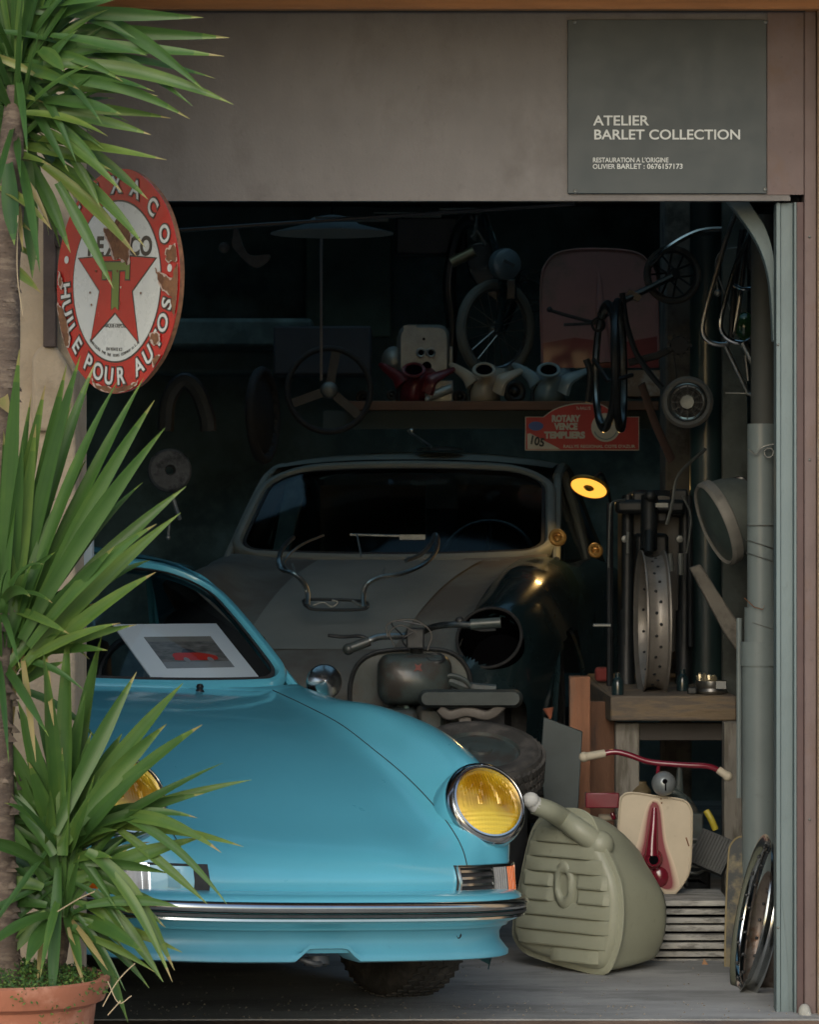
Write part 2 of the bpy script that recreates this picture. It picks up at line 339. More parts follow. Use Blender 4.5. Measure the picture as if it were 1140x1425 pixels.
tag(MB().bb((-4, -1.0, 2.9), (4, -.075, 2.95)).build('eaves_soffit', m_timber), 'timber soffit of the eaves projecting over the doorway', 'soffit')
tag(MB().bb(P(150, 484, 6.6), P(440, 452, 7.19)).bb(P(150, 520, 6.9), P(440, 490, 7.18)).build('wall_ledge', m_stone, bev=.02), 'dark stone ledge along the back wall left of the steering wheel', 'ledge')
tag(MB().bb(P(425, 470, 6.9), P(545, 330, 6.95)).build('wall_board', mat('dull_green_board', (.07, .1, .085), .9, 0, .3, 4), bev=.01), 'dull green board on the back wall behind the pendant lamp', 'board')

random.seed(31); gg = MB()
for i in range(420):
    x = random.uniform(-1.0, 1.05); y = random.choice((random.uniform(-.1, .2), random.uniform(-.1, 1.3))); r = random.uniform(.0012, .0045)
    c = V((x, y, .02)); a = random.uniform(0, 6)
    gg.add([c + V((r * math.cos(a), r * math.sin(a), 0)), c + V((r * math.cos(a + 2.1), r * math.sin(a + 2.1), 0)), c + V((r * math.cos(a + 4.2), r * math.sin(a + 4.2), 0)), c + V((0, 0, r))], [(0, 1, 3), (1, 2, 3), (2, 0, 3)])
tag(gg.build('grit', mat('grit', (.16, .14, .11), .95), flatshade=True), 'loose grit scattered on the garage floor', 'grit', kind='stuff')
# ---------------- sports car shell (local: x lateral, y back from the nose, z up) ----------------
T_ = [  # rows: y-lateral lists of (s, y, z) : nose edge .. cowl
 [(.090,0,.445),(.088,0,.500),(.150,0,.552),(.30,0,.615),(.50,0,.685),(.72,0,.745),(.95,0,.795),(1.20,0,.842),(1.42,0,.875)],
 [(.093,.18,.445),(.091,.18,.500),(.153,.18,.551),(.30,.18,.614),(.50,.19,.683),(.72,.20,.742),(.95,.21,.792),(1.20,.22,.840),(1.42,.23,.873)],
 [(.108,.32,.445),(.106,.32,.498),(.168,.32,.549),(.31,.33,.611),(.50,.34,.679),(.72,.35,.737),(.95,.37,.787),(1.20,.39,.836),(1.42,.41,.870)],
 [(.124,.405,.445),(.124,.405,.500),(.185,.41,.556),(.315,.415,.622),(.50,.42,.686),(.72,.43,.742),(.95,.45,.792),(1.20,.47,.838),(1.42,.49,.872)],
 [(.140,.452,.445),(.143,.452,.505),(.205,.455,.58),(.325,.462,.668),(.50,.472,.730),(.72,.485,.772),(.95,.50,.812),(1.20,.515,.850),(1.42,.535,.878)],
 [(.165,.505,.445),(.178,.505,.51),(.235,.505,.615),(.345,.51,.738),(.50,.52,.772),(.72,.53,.800),(.95,.545,.830),(1.20,.56,.860),(1.42,.58,.884)],
 [(.190,.555,.445),(.210,.557,.515),(.262,.56,.625),(.365,.562,.757),(.50,.565,.787),(.72,.575,.812),(.95,.59,.838),(1.20,.605,.862),(1.42,.625,.884)],
 [(.222,.60,.445),(.245,.605,.515),(.292,.612,.615),(.385,.618,.733),(.51,.622,.772),(.72,.635,.800),(.95,.645,.825),(1.20,.655,.850),(1.42,.665,.873)],
 [(.262,.638,.445),(.288,.648,.51),(.330,.660,.59),(.415,.672,.675),(.53,.682,.725),(.73,.695,.762),(.96,.705,.785),(1.20,.712,.81),(1.42,.715,.84)],
 [(.310,.665,.44),(.335,.682,.49),(.375,.695,.55),(.45,.712,.61),(.56,.730,.655),(.75,.752,.695),(.97,.765,.712),(1.20,.768,.73),(1.42,.766,.755)],
 [(.345,.675,.40),(.365,.69,.43),(.40,.705,.47),(.47,.728,.51),(.57,.752,.56),(.76,.778,.60),(.98,.79,.62),(1.20,.79,.62),(1.42,.788,.62)],
 [(.36,.67,.30),(.38,.68,.32),(.42,.70,.34),(.49,.725,.36),(.58,.75,.40),(.77,.772,.44),(.99,.782,.44),(1.20,.782,.44),(1.42,.78,.44)],
 [(.38,.66,.20),(.40,.67,.20),(.43,.69,.20),(.50,.71,.20),(.59,.73,.21),(.78,.745,.21),(1.0,.755,.21),(1.20,.76,.20),(1.42,.76,.20)]]
DZ = (-.054, -.048, -.036, -.030, -.022, -.010, 0, 0, 0)
for j_, r_ in enumerate(T_):
    for i_, (a_1, b_1, c_1) in enumerate(r_):
        dz = (0, 0, 0, 0, .008, .016, .02, .02, .02)[i_] * (j_ < 9) + (.016 if 5 <= j_ <= 8 and i_ in (4, 5, 6) else 0) + DZ[i_] * (1.0 if j_ < 9 else .6) - (.012 if 5 <= j_ <= 8 and i_ in (3, 4) else 0)
        ky = {5: 1.03, 6: 1.05, 7: 1.045, 8: 1.02}.get(j_, 1) if i_ < 6 else 1
        if j_ < 9 and i_ < 2: ky *= .985
        r_[i_] = (a_1, b_1 * ky, c_1 + dz)
FL = {7: [(1.9,.675,.875),(2.5,.68,.885),(2.95,.675,.87),(3.3,.66,.84),(3.7,.63,.78),(4.0,.59,.68),(4.12,.55,.55)],
      8: [(1.9,.722,.845),(2.5,.728,.85),(2.95,.735,.84),(3.3,.73,.81),(3.7,.69,.74),(4.0,.63,.64),(4.13,.58,.53)],
      9: [(1.9,.768,.76),(2.5,.772,.76),(2.95,.785,.76),(3.3,.785,.73),(3.7,.74,.66),(4.0,.66,.57),(4.14,.60,.50)],
      10: [(1.9,.79,.62),(2.5,.792,.62),(2.95,.803,.62),(3.3,.803,.6),(3.7,.76,.55),(4.0,.67,.5),(4.15,.60,.46)],
      11: [(1.9,.782,.44),(2.5,.782,.44),(2.95,.79,.42),(3.3,.79,.42),(3.7,.74,.4),(4.0,.66,.4),(4.14,.58,.4)],
      12: [(1.9,.76,.20),(2.5,.76,.20),(2.95,.755,.22),(3.3,.755,.24),(3.7,.71,.27),(4.0,.63,.3),(4.12,.55,.32)]}
def cgrid(T, ku, kv):
    rows = [cr([(y, s, z) for s, y, z in r], kv) for r in T]
    return [list(c) for c in zip(*[cr([rows[j][i] for j in range(len(rows))], ku) for i in range(len(rows[0]))])]
HL = V((.550, .266, .634)); HLN = V((-.07, -math.cos(R(27)), math.sin(R(27)))).normalized()   # headlight axis
def cutgrid(G, test):
    mb = MB(); n, m = len(G), len(G[0]); mb.v = [p for r in G for p in r]
    for i in range(n - 1):
        for j in range(m - 1):
            c = (G[i][j] + G[i + 1][j + 1] + G[i][j + 1] + G[i + 1][j]) / 4
            if test(c): mb.f.append((i * m + j, i * m + j + 1, (i + 1) * m + j + 1, (i + 1) * m + j))
    return mb
def mir(pts, sx): return [V((p.x * sx, p.y, p.z)) for p in pts]
def mirG(G, sx): return [mir(r, sx) for r in G]
WC = (.87, .30, .345)
def okf(c):
    if (c - HL).length < .2 and (c - HL - HLN * (c - HL).dot(HLN)).length < .110 and (c-HL).dot(HLN) > -.13: return False
    if abs(c.x) > .5 and math.hypot(c.y - WC[0], c.z - WC[1]) < WC[2] and c.z < .72: return False
    return True
def okr(c): return not (abs(c.x) > .5 and math.hypot(c.y - 3.14, c.z - .30) < .33)
# windshield surface: u in [-1,1], v in [0,1]
def wsurf(u, v, d=0):
    hw = .655 * (1 - v) + .59 * v
    zc = .885 * (1 - v) + 1.278 * v; s = 1.395 * (1 - v) + 1.985 * v
    k = u * u
    n = V((0, -.54, .84))
    return V((hw * u, s + .115 * k * (1 - .25 * v), zc - .028 * k * v + .024 * k * (1 - v))) + n * (d + .02 * math.sin(math.pi * v) * (1 - .3 * k))
def wring(ins, n=10, rt=.2, rb=.12):
    # rounded outline in uv space
    o = []
    iu, iv = ins / .60, ins / .69
    us = 1 - iu; v0, v1 = iv, 1 - iv
    ru, rv = rt / .52, rt / .69
    ru, rv = max(.05, ru - iu * .8), max(.05, rv - iv * .8); bu, bv = max(.03, rb / .6 - iu), max(.03, rb / .69 - iv)
    def arc(cu, cv, a, b, x, y): return [(cu + a * math.cos(t), cv + b * math.sin(t)) for t in [R(x + (y - x) * i / n) for i in range(n + 1)]]
    o += arc(us - ru, v1 - rv, ru, rv, 0, 90)
    o += [(us - ru - (2 * (us - ru)) * i / 24, v1) for i in range(1, 24)]
    o += arc(-us + ru, v1 - rv, ru, rv, 90, 180)
    o += [(-us, v1 - rv + (v0 + bv - v1 + rv) * i / 12) for i in range(1, 12)]
    o += arc(-us + bu, v0 + bv, bu, bv, 180, 270)
    o += [(-us + bu + 2 * (us - bu) * i / 24, v0) for i in range(1, 24)]
    o += arc(us - bu, v0 + bv, bu, bv, 270, 360)
    o += [(us, v0 + bv + (v1 - rv - v0 - bv) * i / 12) for i in range(1, 12)]
    return o
m_glass = glassmat('window_glass', (.9, .95, .95))
m_dglass = glassmat('old_dark_glass', (.7, .75, .74), .08)
m_seat = mat('black_vinyl', (.035, .035, .037), .55)
def sports_car(root, mh, mf, mfr, mgl, inner, mhood2=None):
    G = cgrid(T_, 5, 9)       # G[lateral][long]
    H = G[:19]; F = G[18:]
    Hm = [mir(r, -1) for r in H[:0:-1]] + H
    hood = cutgrid(Hm, lambda c: okf(V((abs(c.x), c.y, c.z)))).build('hood', mh, root, True, ang=50)
    for sx in (1, -1):
        mfx = mf if not isinstance(mf, tuple) else (mf[0] if sx == 1 else mf[1])
        cutgrid(F, okf); mb = cutgrid(F, okf); mb.v = mir(mb.v, sx); fe = mb.build('fender', mfx, root, True, ang=50)
        # arch lip
        arc = [V((0, WC[0] + (WC[2] + .006) * math.cos(R(a)), WC[1] + (WC[2] + .006) * math.sin(R(a)))) for a in range(-12, 193, 8)]
        def fx(p): return .752 + .038 * min(1, max(0, (p.y - .45) / .5)) - .055 * max(0, (p.z - .5)) / .14 * .5
        MB().tube([V((sx * fx(p), p.y, p.z)) for p in arc], .011, 6).build('arch_lip', mfx, fe, True)
        # inner wheel well
        MB().grid([[V((sx * x_, WC[0] + .352 * math.cos(R(a)), WC[1] + .352 * math.sin(R(a)))) for a in range(-10, 191, 10)] for x_ in (.38, .72)]).build('wheel_well', m_rubber, fe, True)
        rr = [[ (1.42, T_[j][8][1], T_[j][8][2])] + FL[j] for j in range(7, 13)]
        G2 = cgrid(rr, 5, 8); mb = cutgrid(G2, okr); mb.v = mir(mb.v, sx); mb.build('door_and_flank', mfx if mf is m_blue else mfx, root, True, ang=50)
    # windshield
    ro = wring(0); ri = wring(.040, rt=.19); rg = wring(.054, rt=.18)
    n = len(ro)
    fo = [wsurf(u, v, 0) for u, v in ro]; fo2 = [wsurf(u, v, .012) for u, v in wring(.012, rt=.2)]; fi2 = [wsurf(u, v, .010) for u, v in wring(.030, rt=.195)]; fi = [wsurf(u, v, -.004) for u, v in ri]; fb = [wsurf(u, v, -.03) for u, v in ri]; fob = [wsurf(u, v, -.035) for u, v in ro]
    ws = MB().grid([fo, fo2, fi2, fi, fb, fob], cu=True, cv=True).build('windshield_frame', mfr, root, True, ang=50)
    MB().grid([fi, [wsurf(u, v, 0) for u, v in rg], [wsurf(u, v, -.008) for u, v in rg], [wsurf(u,v,-.01) for u,v in ri]], cu=True, cv=True).build('seal', m_rubber, ws, True)
    gl = MB(); rows = [[wsurf(u * (1 - .055), .07 + .86 * v, -.003) for u in [i / 8 - 1 for i in range(17)]] for v in [j / 8 for j in range(9)]]
    gl.grid(rows).build('windshield', mgl, root, True, ang=60)
    # cowl between hood end and windshield
    cw = [[V((x, 1.418, .871)) for x in [i / 12 * .66 for i in range(-12, 13)]]]
    end = [G[0][-1]] ; hr = [mir([r[-1] for r in G[:31]], -1)[::-1] + [r[-1] for r in G[1:31]]][0]
    low = [wsurf(max(-1, min(1, p.x / .655)), 0, .004) for p in hr]
    low = [V((p.x if abs(p.x) < .655 else p.x, q.y + .006, q.z + .0)) for p, q in zip(hr, low)]
    mid = [(a + b) / 2 + V((0, 0, .006)) for a, b in zip(hr, low)]
    MB().grid([[p + V((0, -.002, -.0012)) for p in hr], mid, low]).build('cowl', mh, root, True, ang=60)
    # roof and rear
    RS = [(1.985, .575, 1.288, 1.252), (2.15, .580, 1.312, 1.268), (2.4, .58, 1.322, 1.27), (2.7, .57, 1.305, 1.25), (2.95, .555, 1.255, 1.20), (3.2, .56, 1.18, 1.11), (3.5, .58, 1.06, .97), (3.8, .58, .90, .82), (4.02, .55, .75, .68), (4.12, .52, .60, .55)]
    rows = []
    for s, hw, zc, ze in RS:
        rows.append([V((hw * u, s + (.085 * u * u if s < 2 else (.04*u*u if s < 2.2 else 0)), zc + (ze - zc) * abs(u) ** 2.6)) for u in [i / 10 - 1 for i in range(21)]])
    rows = [list(c) for c in zip(*[cr([r[j] for r in rows], 5) for j in range(21)])]
    MB().grid(rows[:20]).build('roof', mfr, root, True, ang=60)
    MB().grid(rows[19:30]).build('rear_window', m_dglass, root, True, ang=60)
    MB().grid(rows[29:]).build('engine_lid', mh, root, True, ang=60)
    MB().prism([V((x, 4.125, z)) for x, z in ((-.55, .56), (.55, .56), (.58, .33), (-.58, .33))], (0, .01, 0)).build('tail_panel', mfr, root, True)
    for sx in (1, -1):
        # cant rail, door frame, B post, quarter panel
        cant = cr([(.595, 2.08, 1.215), (.588, 2.3, 1.255), (.58, 2.55, 1.25), (.568, 2.85, 1.215), (.575, 3.1, 1.13), (.59, 3.35, 1.02), (.61, 3.55, .92)], 4)
        MB().tube(mir(cant, sx), .021, 8).build('roof_rail', mfr, root, True)
        MB().tube(mir(cr([(.652, 1.515, .89), (.625, 1.80, 1.07), (.602, 2.03, 1.20), (.592, 2.15, 1.235)], 5), sx), .016, 8).build('door_window_frame', mfr, root, True)
        bp = MB(); 
        for dy in (0, .045): bp.tube(mir(cr([(.675, 2.42 + dy, .87), (.635, 2.41 + dy, 1.06), (.582, 2.36 + dy, 1.25)], 5), sx), .017, 8)
        bp.build('door_post', mfr, root, True)
        c2 = [cant[i] for i in range(12, len(cant))]; 
        MB().grid([mir(c2, sx), [V((sx * (p.x + .09 - .05 * i / len(c2)), p.y + .0, .875 - .08 * max(0, i / len(c2) - .4))) for i, p in enumerate(c2)]]).build('quarter_panel', mfr, root, True, solid=.01)
        MB().grid([mir([V(p) for p in ((.655, 1.56, .89), (.665, 2.0, .885), (.675, 2.41, .88))], sx), mir([V(p) for p in ((.60, 1.85, 1.08), (.562, 2.15, 1.225), (.563, 2.36, 1.235))], sx)]).build('door_glass', mgl, root, True)
    # cabin
    MB().bb((-.62, 1.45, .70), (.62, 1.80, .865)).tube([(-.6, 1.55, .86), (.6, 1.55, .86)], .03).build('dashboard', m_seat, root, True, bev=.03)
    MB().bb((-.72, 1.0, .16), (.72, 3.3, .22)).bb((-.6, .3, .24), (.6, .5, .42)).bb((-.66,1.42,.22),(.66,1.46,.84)).build('floor_pan', m_rubber, root, True)
    for sx in (1, -1):
        if not inner:
            MB().box((sx * .3, 2.95, 1.02), (.46, .03, .34)).build('inner_rear_panel', mat('tan_panel', (.3, .23, .16), .8), root, True)
        if inner:
            st = MB().box((sx * .33, 2.25, .48), (.44, .5, .16)).build('seat', m_seat, root, True, bev=.05)
            MB().box((sx * .33, 2.55, .76), (.42, .13, .52), rot=Matrix.Rotation(R(-12), 4, 'X')).build('backrest', m_seat, st, True, bev=.05)
            MB().box((sx * .33, 2.62, 1.05), (.24, .08, .13)).build('headrest', m_seat, st, True, bev=.03)
    M = frame((.34, 1.86, .86), (0, .93, -.36)); sw = MB().torus(.19, .012, M, 32, 8)
    for a in range(0, 360, 90): sw.tube([M @ V((0, 0, 0)), M @ V((.19 * math.cos(R(a)), .19 * math.sin(R(a)), 0))], .01, 6)
    sw.build('steering_wheel', m_black, root, True)
    return G
def car_wheel(root, c, sx, mr):
    M = frame(c, (sx, 0, 0))
    ty = MB().lathe([(.19, -.075), (.24, -.092), (.275, -.088), (.295, -.072), (.303, -.045), (.306, 0), (.303, .045), (.295, .072), (.275, .088), (.24, .092), (.19, .075)], M, 48)
    w_ = ty.build('wheel', m_tyre, root, True, ang=50)
    tr = MB()
    for i in range(60):
        a = 2 * math.pi * i / 60
        for q in (-.055, -.018, .018, .055): tr.box((0, 0, 0), (.006, .020, .026), M @ Matrix.Rotation(a, 4, 'Z') @ Matrix.Translation((.302 if abs(q) > .04 else .3045, 0, q)) @ Matrix.Rotation(.4, 4, 'X'))
    tr.build('tread', m_tyre, w_, True)
    MB().lathe([(.19, .08), (.175, .05), (.12, .045), (.10, .075), (.03, .08), (0, .08)], M, 32).lathe([(.19, -.08), (.17, 0), (0, 0)], M, 32).build('rim', mr, w_, True)
# ---------- the blue car ----------
TH = .545
NX, NY = -.155, -.70
bc = empty('sports_car', (NX, NY, 0), 'sky blue vintage sports car with yellow headlight parked half out of the garage', 'car', rz=TH)
bc.rotation_euler = (0, R(3.2), TH); bc.location.z = .012
G = sports_car(bc, m_blue, m_blue, m_blue, m_glass, True)
for s in (.87, 3.14):
    for sx in (1, -1): car_wheel(bc, V((sx * .66, s, .323 + .022 * sx)), sx, m_dullchrome)
# hood seam lines (dark gap at the front and the fresh air slot)
MB().tube([G[j][0] * 1.0 + V((0, .012, .006)) for j in range(20)][::-1] , .007, 6).tube([V((-G[j][0].x, G[j][0].y + .012, G[j][0].z + .006)) for j in range(20)], .007, 6).build('front_gap', m_rubber, bc, True)
MB().prism([V((-.355, 1.300, .8655)), V((.355, 1.300, .8655)), V((.365, 1.338, .871)), V((-.365, 1.338, .871))], (0, 0, .004)).build('air_slot', m_black, bc, True)
MB().tube(cr([(-.37, 1.296, .866), (0, 1.29, .867), (.37, 1.296, .866)], 6), .003, 6).build('slot_rim', m_blue, bc, True)
for x in (-.24, .24):
    nz = MB().lathe([(0, .026), (.008, .024), (.012, .016), (.009, .01), (.014, .004), (.016, -.01)], Matrix.Translation((x, 1.375, .882)), 14).build('washer_nozzle', m_black, bc, True)
# headlights
m_lens = mat('yellow_lens', (.62, .36, .003), .12, 0, .25, 9, coat=1)
for _ in (0,):
    b = m_lens.node_tree.nodes['Principled BSDF']; b.inputs['Transmission Weight'].default_value = 0
m_refl = mat('reflector', (.6, .6, .58), .25, 1, .2, 30)
def headlight(par, sx, ml, mring, mcol):
    M = frame((sx * HL.x, HL.y, HL.z), (sx * HLN.x, HLN.y, HLN.z)) @ Matrix.Scale(1.085, 4)
    h = MB().lathe([(.100, -.18), (.111, -.10), (.1135, -.05), (.1135, -.01), (.110, -.002), (.1, -.003)], M, 56).build('headlight', mcol, par, True, ang=50)
    MB().lathe([(.1105, -.004), (.111, .005), (.107, .014), (.0995, .02), (.0955, .017), (.0945, .008), (.0935, -.01)], M, 56).build('outer_ring', mring, h, True, ang=50)
    MB().lathe([(.0955, .014), (.0945, .020), (.0905, .021), (.088, .012), (.088, -.01)], M, 56).build('inner_ring', m_chrome, h, True, ang=50)
    n = 56; rows = []
    L_ = MB()
    for i in range(49):
        for_ = []
        y = -1 + 2 * i / 48
        rows.append([(x_ / 48 * 2 - 1, y) for x_ in range(49)])
    pts = []
    for r in rows:
        q = []
        for x_, y in r:
            # disc mapping
            X = x_ * math.sqrt(1 - y * y / 2); Y = y * math.sqrt(1 - x_ * x_ / 2); rr = X * X + Y * Y
            fl = .0018 * math.sin(X * 70) * (1 if (abs(X) < .75 and Y > -.15 and rr < .8) else .15) + (.0007 * math.sin(Y * 50) if Y < -.3 else 0)
            q.append(V((X * .0895, Y * .0895, .010 + .017 * (1 - rr) + fl * .8)))
        pts.append(q)
    L_.grid(pts, M).build('lens', ml, h, True, ang=70)
    MB().ball((0, -.108, .004), .0045, M, 10).ball((-.0, .1, .019), .003, M, 8).build('ring_screw', m_chrome, h, True)
m_lens2 = bpy.data.materials.new('yellow_glass')
for _ in (0,):
    m = m_lens2; m.use_nodes = True; t = m.node_tree; N = t.nodes; L = t.links; b = N['Principled BSDF']
    tc = N.new('ShaderNodeTexCoord'); n = N.new('ShaderNodeTexNoise'); n.inputs['Scale'].default_value = 7; n.inputs['Detail'].default_value = 3
    L.new(tc.outputs['Object'], n.inputs[0]); rp = N.new('ShaderNodeValToRGB'); e = rp.color_ramp.elements
    e[0].position = .4; e[0].color = (.36, .17, .002, 1); e[1].position = .62; e[1].color = (.8, .52, .02, 1)
    L.new(n.outputs[0], rp.inputs[0]); L.new(rp.outputs[0], b.inputs['Base Color']); b.inputs['Roughness'].default_value = .22; b.inputs['Coat Weight'].default_value = 1; b.inputs['Coat Roughness'].default_value = .04; b.inputs['Metallic'].default_value = .45
for sx in (1, -1): headlight(bc, sx, m_lens2, m_chrome, m_blue)
# bumper
path = [(0, .0), (.010, .26), (.040, .42), (.10, .55), (.19, .635), (.31, .695), (.42, .735), (.53, .76)]
pp = cr([(-y, s, 0) for s, y in path[:0:-1]] + [(y, s, 0) for s, y in path], 14)
def sweep(prof, pl_, lip=None):
    rows = []
    for i, p in enumerate(pl_):
        a = pl_[max(0, i - 1)]; b_ = pl_[min(len(pl_) - 1, i + 1)]; t = (b_ - a).normalized(); n = V((t.y, -t.x, 0))
        rows.append([V((p.x + n.x * o, p.y + n.y * o, z)) for o, z in prof])
    return rows
prof = [(-.10, .413), (-.06, .412), (-.022, .408), (-.004, .398), (.001, .386), (.001, .342), (-.008, .334), (-.03, .326), (-.036, .316)]
bu = MB().grid(sweep(prof, pp)).build('bumper', m_blue, bc, True, ang=60)
MB().grid(sweep([(.0, .392), (.012, .390), (.019, .382), (.019, .370), (.012, .364), (.0, .362)], pp)).build('bumper_trim', m_chrome, bu, True, ang=60)
MB().grid(sweep([(.0, .3615), (.013, .360), (.014, .353), (.0, .351)], pp)).build('rubber_strip', m_darkgrey, bu, True, ang=60)
MB().grid(sweep([(.0, .3505), (.010, .349), (.011, .343), (.0, .341)], pp)).build('lower_trim', m_chrome, bu, True, ang=60)
vp = [p for p in pp]
prof2 = [(-.034, .325), (-.048, .312), (-.058, .295), (-.055, .275), (-.040, .257), (-.030, .247), (-.030, .236), (-.040, .232), (-.12, .235)]
rows = sweep(prof2, vp)
cutx = []
for r in rows:
    x = abs(r[0].x); xn = abs(r[0].x + .06)
    # lip shorter toward the sides, notch in the middle
    for i, p in enumerate(r):
        if i >= 3:
            f = 0
            if xn < .10: f = .034 * (lambda q: q * q * (3 - 2 * q))(min(1, (.10 - xn) / .05))
            if i >= 5: p.z += f
            if x > .6: p.y += (x - .6) * .35
    cutx.append(r)
rows = cutx
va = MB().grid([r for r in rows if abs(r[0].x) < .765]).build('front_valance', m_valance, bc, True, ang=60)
for x in (-.29, .37): MB().lathe([(0, .001), (.006, .001), (.006, .004), (.009, .004), (.009, 0)], frame((x, .066 + abs(x) * .06, .296), (0, -1, 0)), 12).build('valance_hole', m_black, va, True)
MB().tube(cr([(-.14, .12, .27), (-.12, .07, .24), (-.08, .05, .228), (-.04, .10, .23)], 5), .008, 8).lathe([(.02, -.01), (.034, -.01), (.034, .01), (.02, .01)], frame((-.06, .09, .232), (0, .2, 1)), 16, closed=True).build('tow_hook', m_darkgrey, bc, True)
# indicator units on nose corners (outline follows nose surface)
def nosept(y, z, o=0):
    pr = []
    for r in G:
        for i in range(26):
            if r[i].z <= z <= r[i + 1].z:
                pr.append(r[i].lerp(r[i + 1], (z - r[i].z) / (r[i + 1].z - r[i].z + 1e-9))); break
    pr.sort(key=lambda p: p.x)
    for i in range(len(pr) - 1):
        if pr[i].x <= y <= pr[i + 1].x:
            q = pr[i].lerp(pr[i + 1], (y - pr[i].x) / (pr[i + 1].x - pr[i].x + 1e-9)); d = (pr[min(i + 2, len(pr) - 1)] - pr[max(0, i - 1)]).normalized()
            return V((q.x + abs(d.y) * o, q.y - abs(d.x) * o, z))
    q = pr[-1]; return V((q.x + o, q.y, z))
def npatch(y0, y1, z0, z1, o0, o1, sx, n=12, slant=0):
    mb = MB(); rows = []
    us = [i / n for i in range(n + 1)]
    def P_(u, v, o): p = nosept(y0 + (y1 - y0) * u + slant * (v - .5), z0 + (z1 - z0) * v, o); return V((p.x * sx, p.y, p.z))
    fr_ = [[P_(u, v, o1) for u in us] for v in (0, .5, 1)]
    mb.grid(fr_)
    for v in (0, 1): mb.grid([[P_(u, v, o0) for u in us], [P_(u, v, o1) for u in us]])
    for u in (0, 1): mb.grid([[P_(u, v, o0) for v in (0, .5, 1)], [P_(u, v, o1) for v in (0, .5, 1)]])
    return mb
m_orange = mat('orange_lens', (.6, .13, .01), .15, 0, .1, 30, coat=.8)
m_clear = mat('clear_lens', (.22, .22, .215), .4, 0, .15, 40, coat=.8)
for sx in (1, -1):
    z0, z1 = .397, .474
    un = npatch(.374, .66, z0 - .004, z1 + .004, -.03, .006, sx, 16).build('indicator_unit', m_rubber, bc, True, ang=60)
    f = MB(); 
    for (a, b_, c, d) in ((.378 if sx == 1 else .52, .66, z1 - .002, z1 + .004), (.378 if sx == 1 else .52, .66, z0 - .004, z0 + .002), (.376 if sx == 1 else .532, .382 if sx == 1 else .536, z0, z1), (.515, .520, z0, z1), (.656, .662, z0, z1)):
        q = npatch(a, b_, c, d, 0, .014, sx, 12); f.add(q.v, q.f)
    f.build('indicator_frame', m_chrome, un, True, ang=60)
    l1 = npatch(.521, .582, z0 + .004, z1 - .004, 0, .013, sx, 12); l1.build('clear_lens', m_clear, un, True, ang=60)
    g_ = MB()
    for i in range(6): q = npatch(.5225 + i * .0098, .5245 + i * .0098, z0 + .004, z1 - .004, 0, .0152, sx, 2); g_.add(q.v, q.f)
    g_.build('lens_flutes', m_clear, un, True, ang=60)
    npatch(.584, .655, z0 + .004, z1 - .004, 0, .0132, sx, 8).build('amber_lens', m_orange, un, True, ang=60)
    g_ = MB()
    for i in range(7): q = npatch(.587 + i * .0095, .589 + i * .0095, z0 + .004, z1 - .004, 0, .0152, sx, 2); g_.add(q.v, q.f)
    g_.build('amber_flutes', m_orange, un, True, ang=60)
    if sx == 1:
        g_ = MB()
        for i in range(4):
            z = z0 + .010 + i * .0175; q = npatch(.384, .513, z, z + .0065, .0, .012, sx, 12); g_.add(q.v, q.f)
        g_.build('horn_grille', m_chrome, un, True, ang=60)
    else:
        q = npatch(.414, .538, z0 + .002, z1 - .002, 0, .0095, sx, 10).build('bare_recess', m_blue, un, True, ang=60)
        q = npatch(.445, .475, z0 + .02, z1 - .01, 0, .0105, sx, 4).build('recess_bolt_plate', m_valance, un, True, ang=60)
seam = MB()
for sx in (1, -1): seam.tube([V((sx * p.x, p.y - .0012, p.z + .0008)) for p in G[17][12:]], .0014, 5)
seam.build('hood_seam', m_rubber, bc, True)
# mirrors
mi = MB(); MM = frame((.69, 1.42, .925), (-.42, -.89, .1))
mi.lathe([(0, .034), (.006, .032), (.03, .014), (.049, -.002), (.054, -.010), (.055, -.016), (.052, -.020)], MM, 36)
mir_ = mi.build('side_mirror', m_refl, bc, True, ang=50)
MB().lathe([(0, -.018), (.049, -.02)], MM, 30).build('mirror_glass', m_chrome, mir_, True)
MB().tube([(.69, 1.435, .90), (.68, 1.45, .83)], .008, 8).lathe([(0, .01), (.02, .008), (.026, 0)], Matrix.Translation((.68, 1.45, .836)), 16).build('mirror_stem', m_chrome, mir_, True)
# door mirror seen beyond the pillar
MB().lathe([(0, .02), (.03, .012), (.042, -.004), (.042, -.012)], frame((.70, 1.86, 1.02), (.5, -.85, .1)), 24).tube([(.70, 1.87, 1.01), (.66, 1.9, .92)], .006, 6).build('door_mirror', m_chrome, bc, True)
# wiper
wp = MB().tube(cr([(-.16, 1.42, .895), (-.05, 1.46, .925), (.16, 1.48, .935)], 4), .005, 6).tube([(-.30, 1.45, .925), (.12, 1.475, .937), (.30, 1.485, .935)], .004, 6)

# card behind the windshield (a thing of its own, resting on the dashboard)
cd_c = [wsurf(u, v, -.035) for u, v in ((.24, .0), (.86, .0), (.82, .50), (.17, .50))]
BM = Matrix.Translation((NX, NY, .012)) @ bc.rotation_euler.to_matrix().to_4x4()
def loc2w(p): return BM @ V(p)
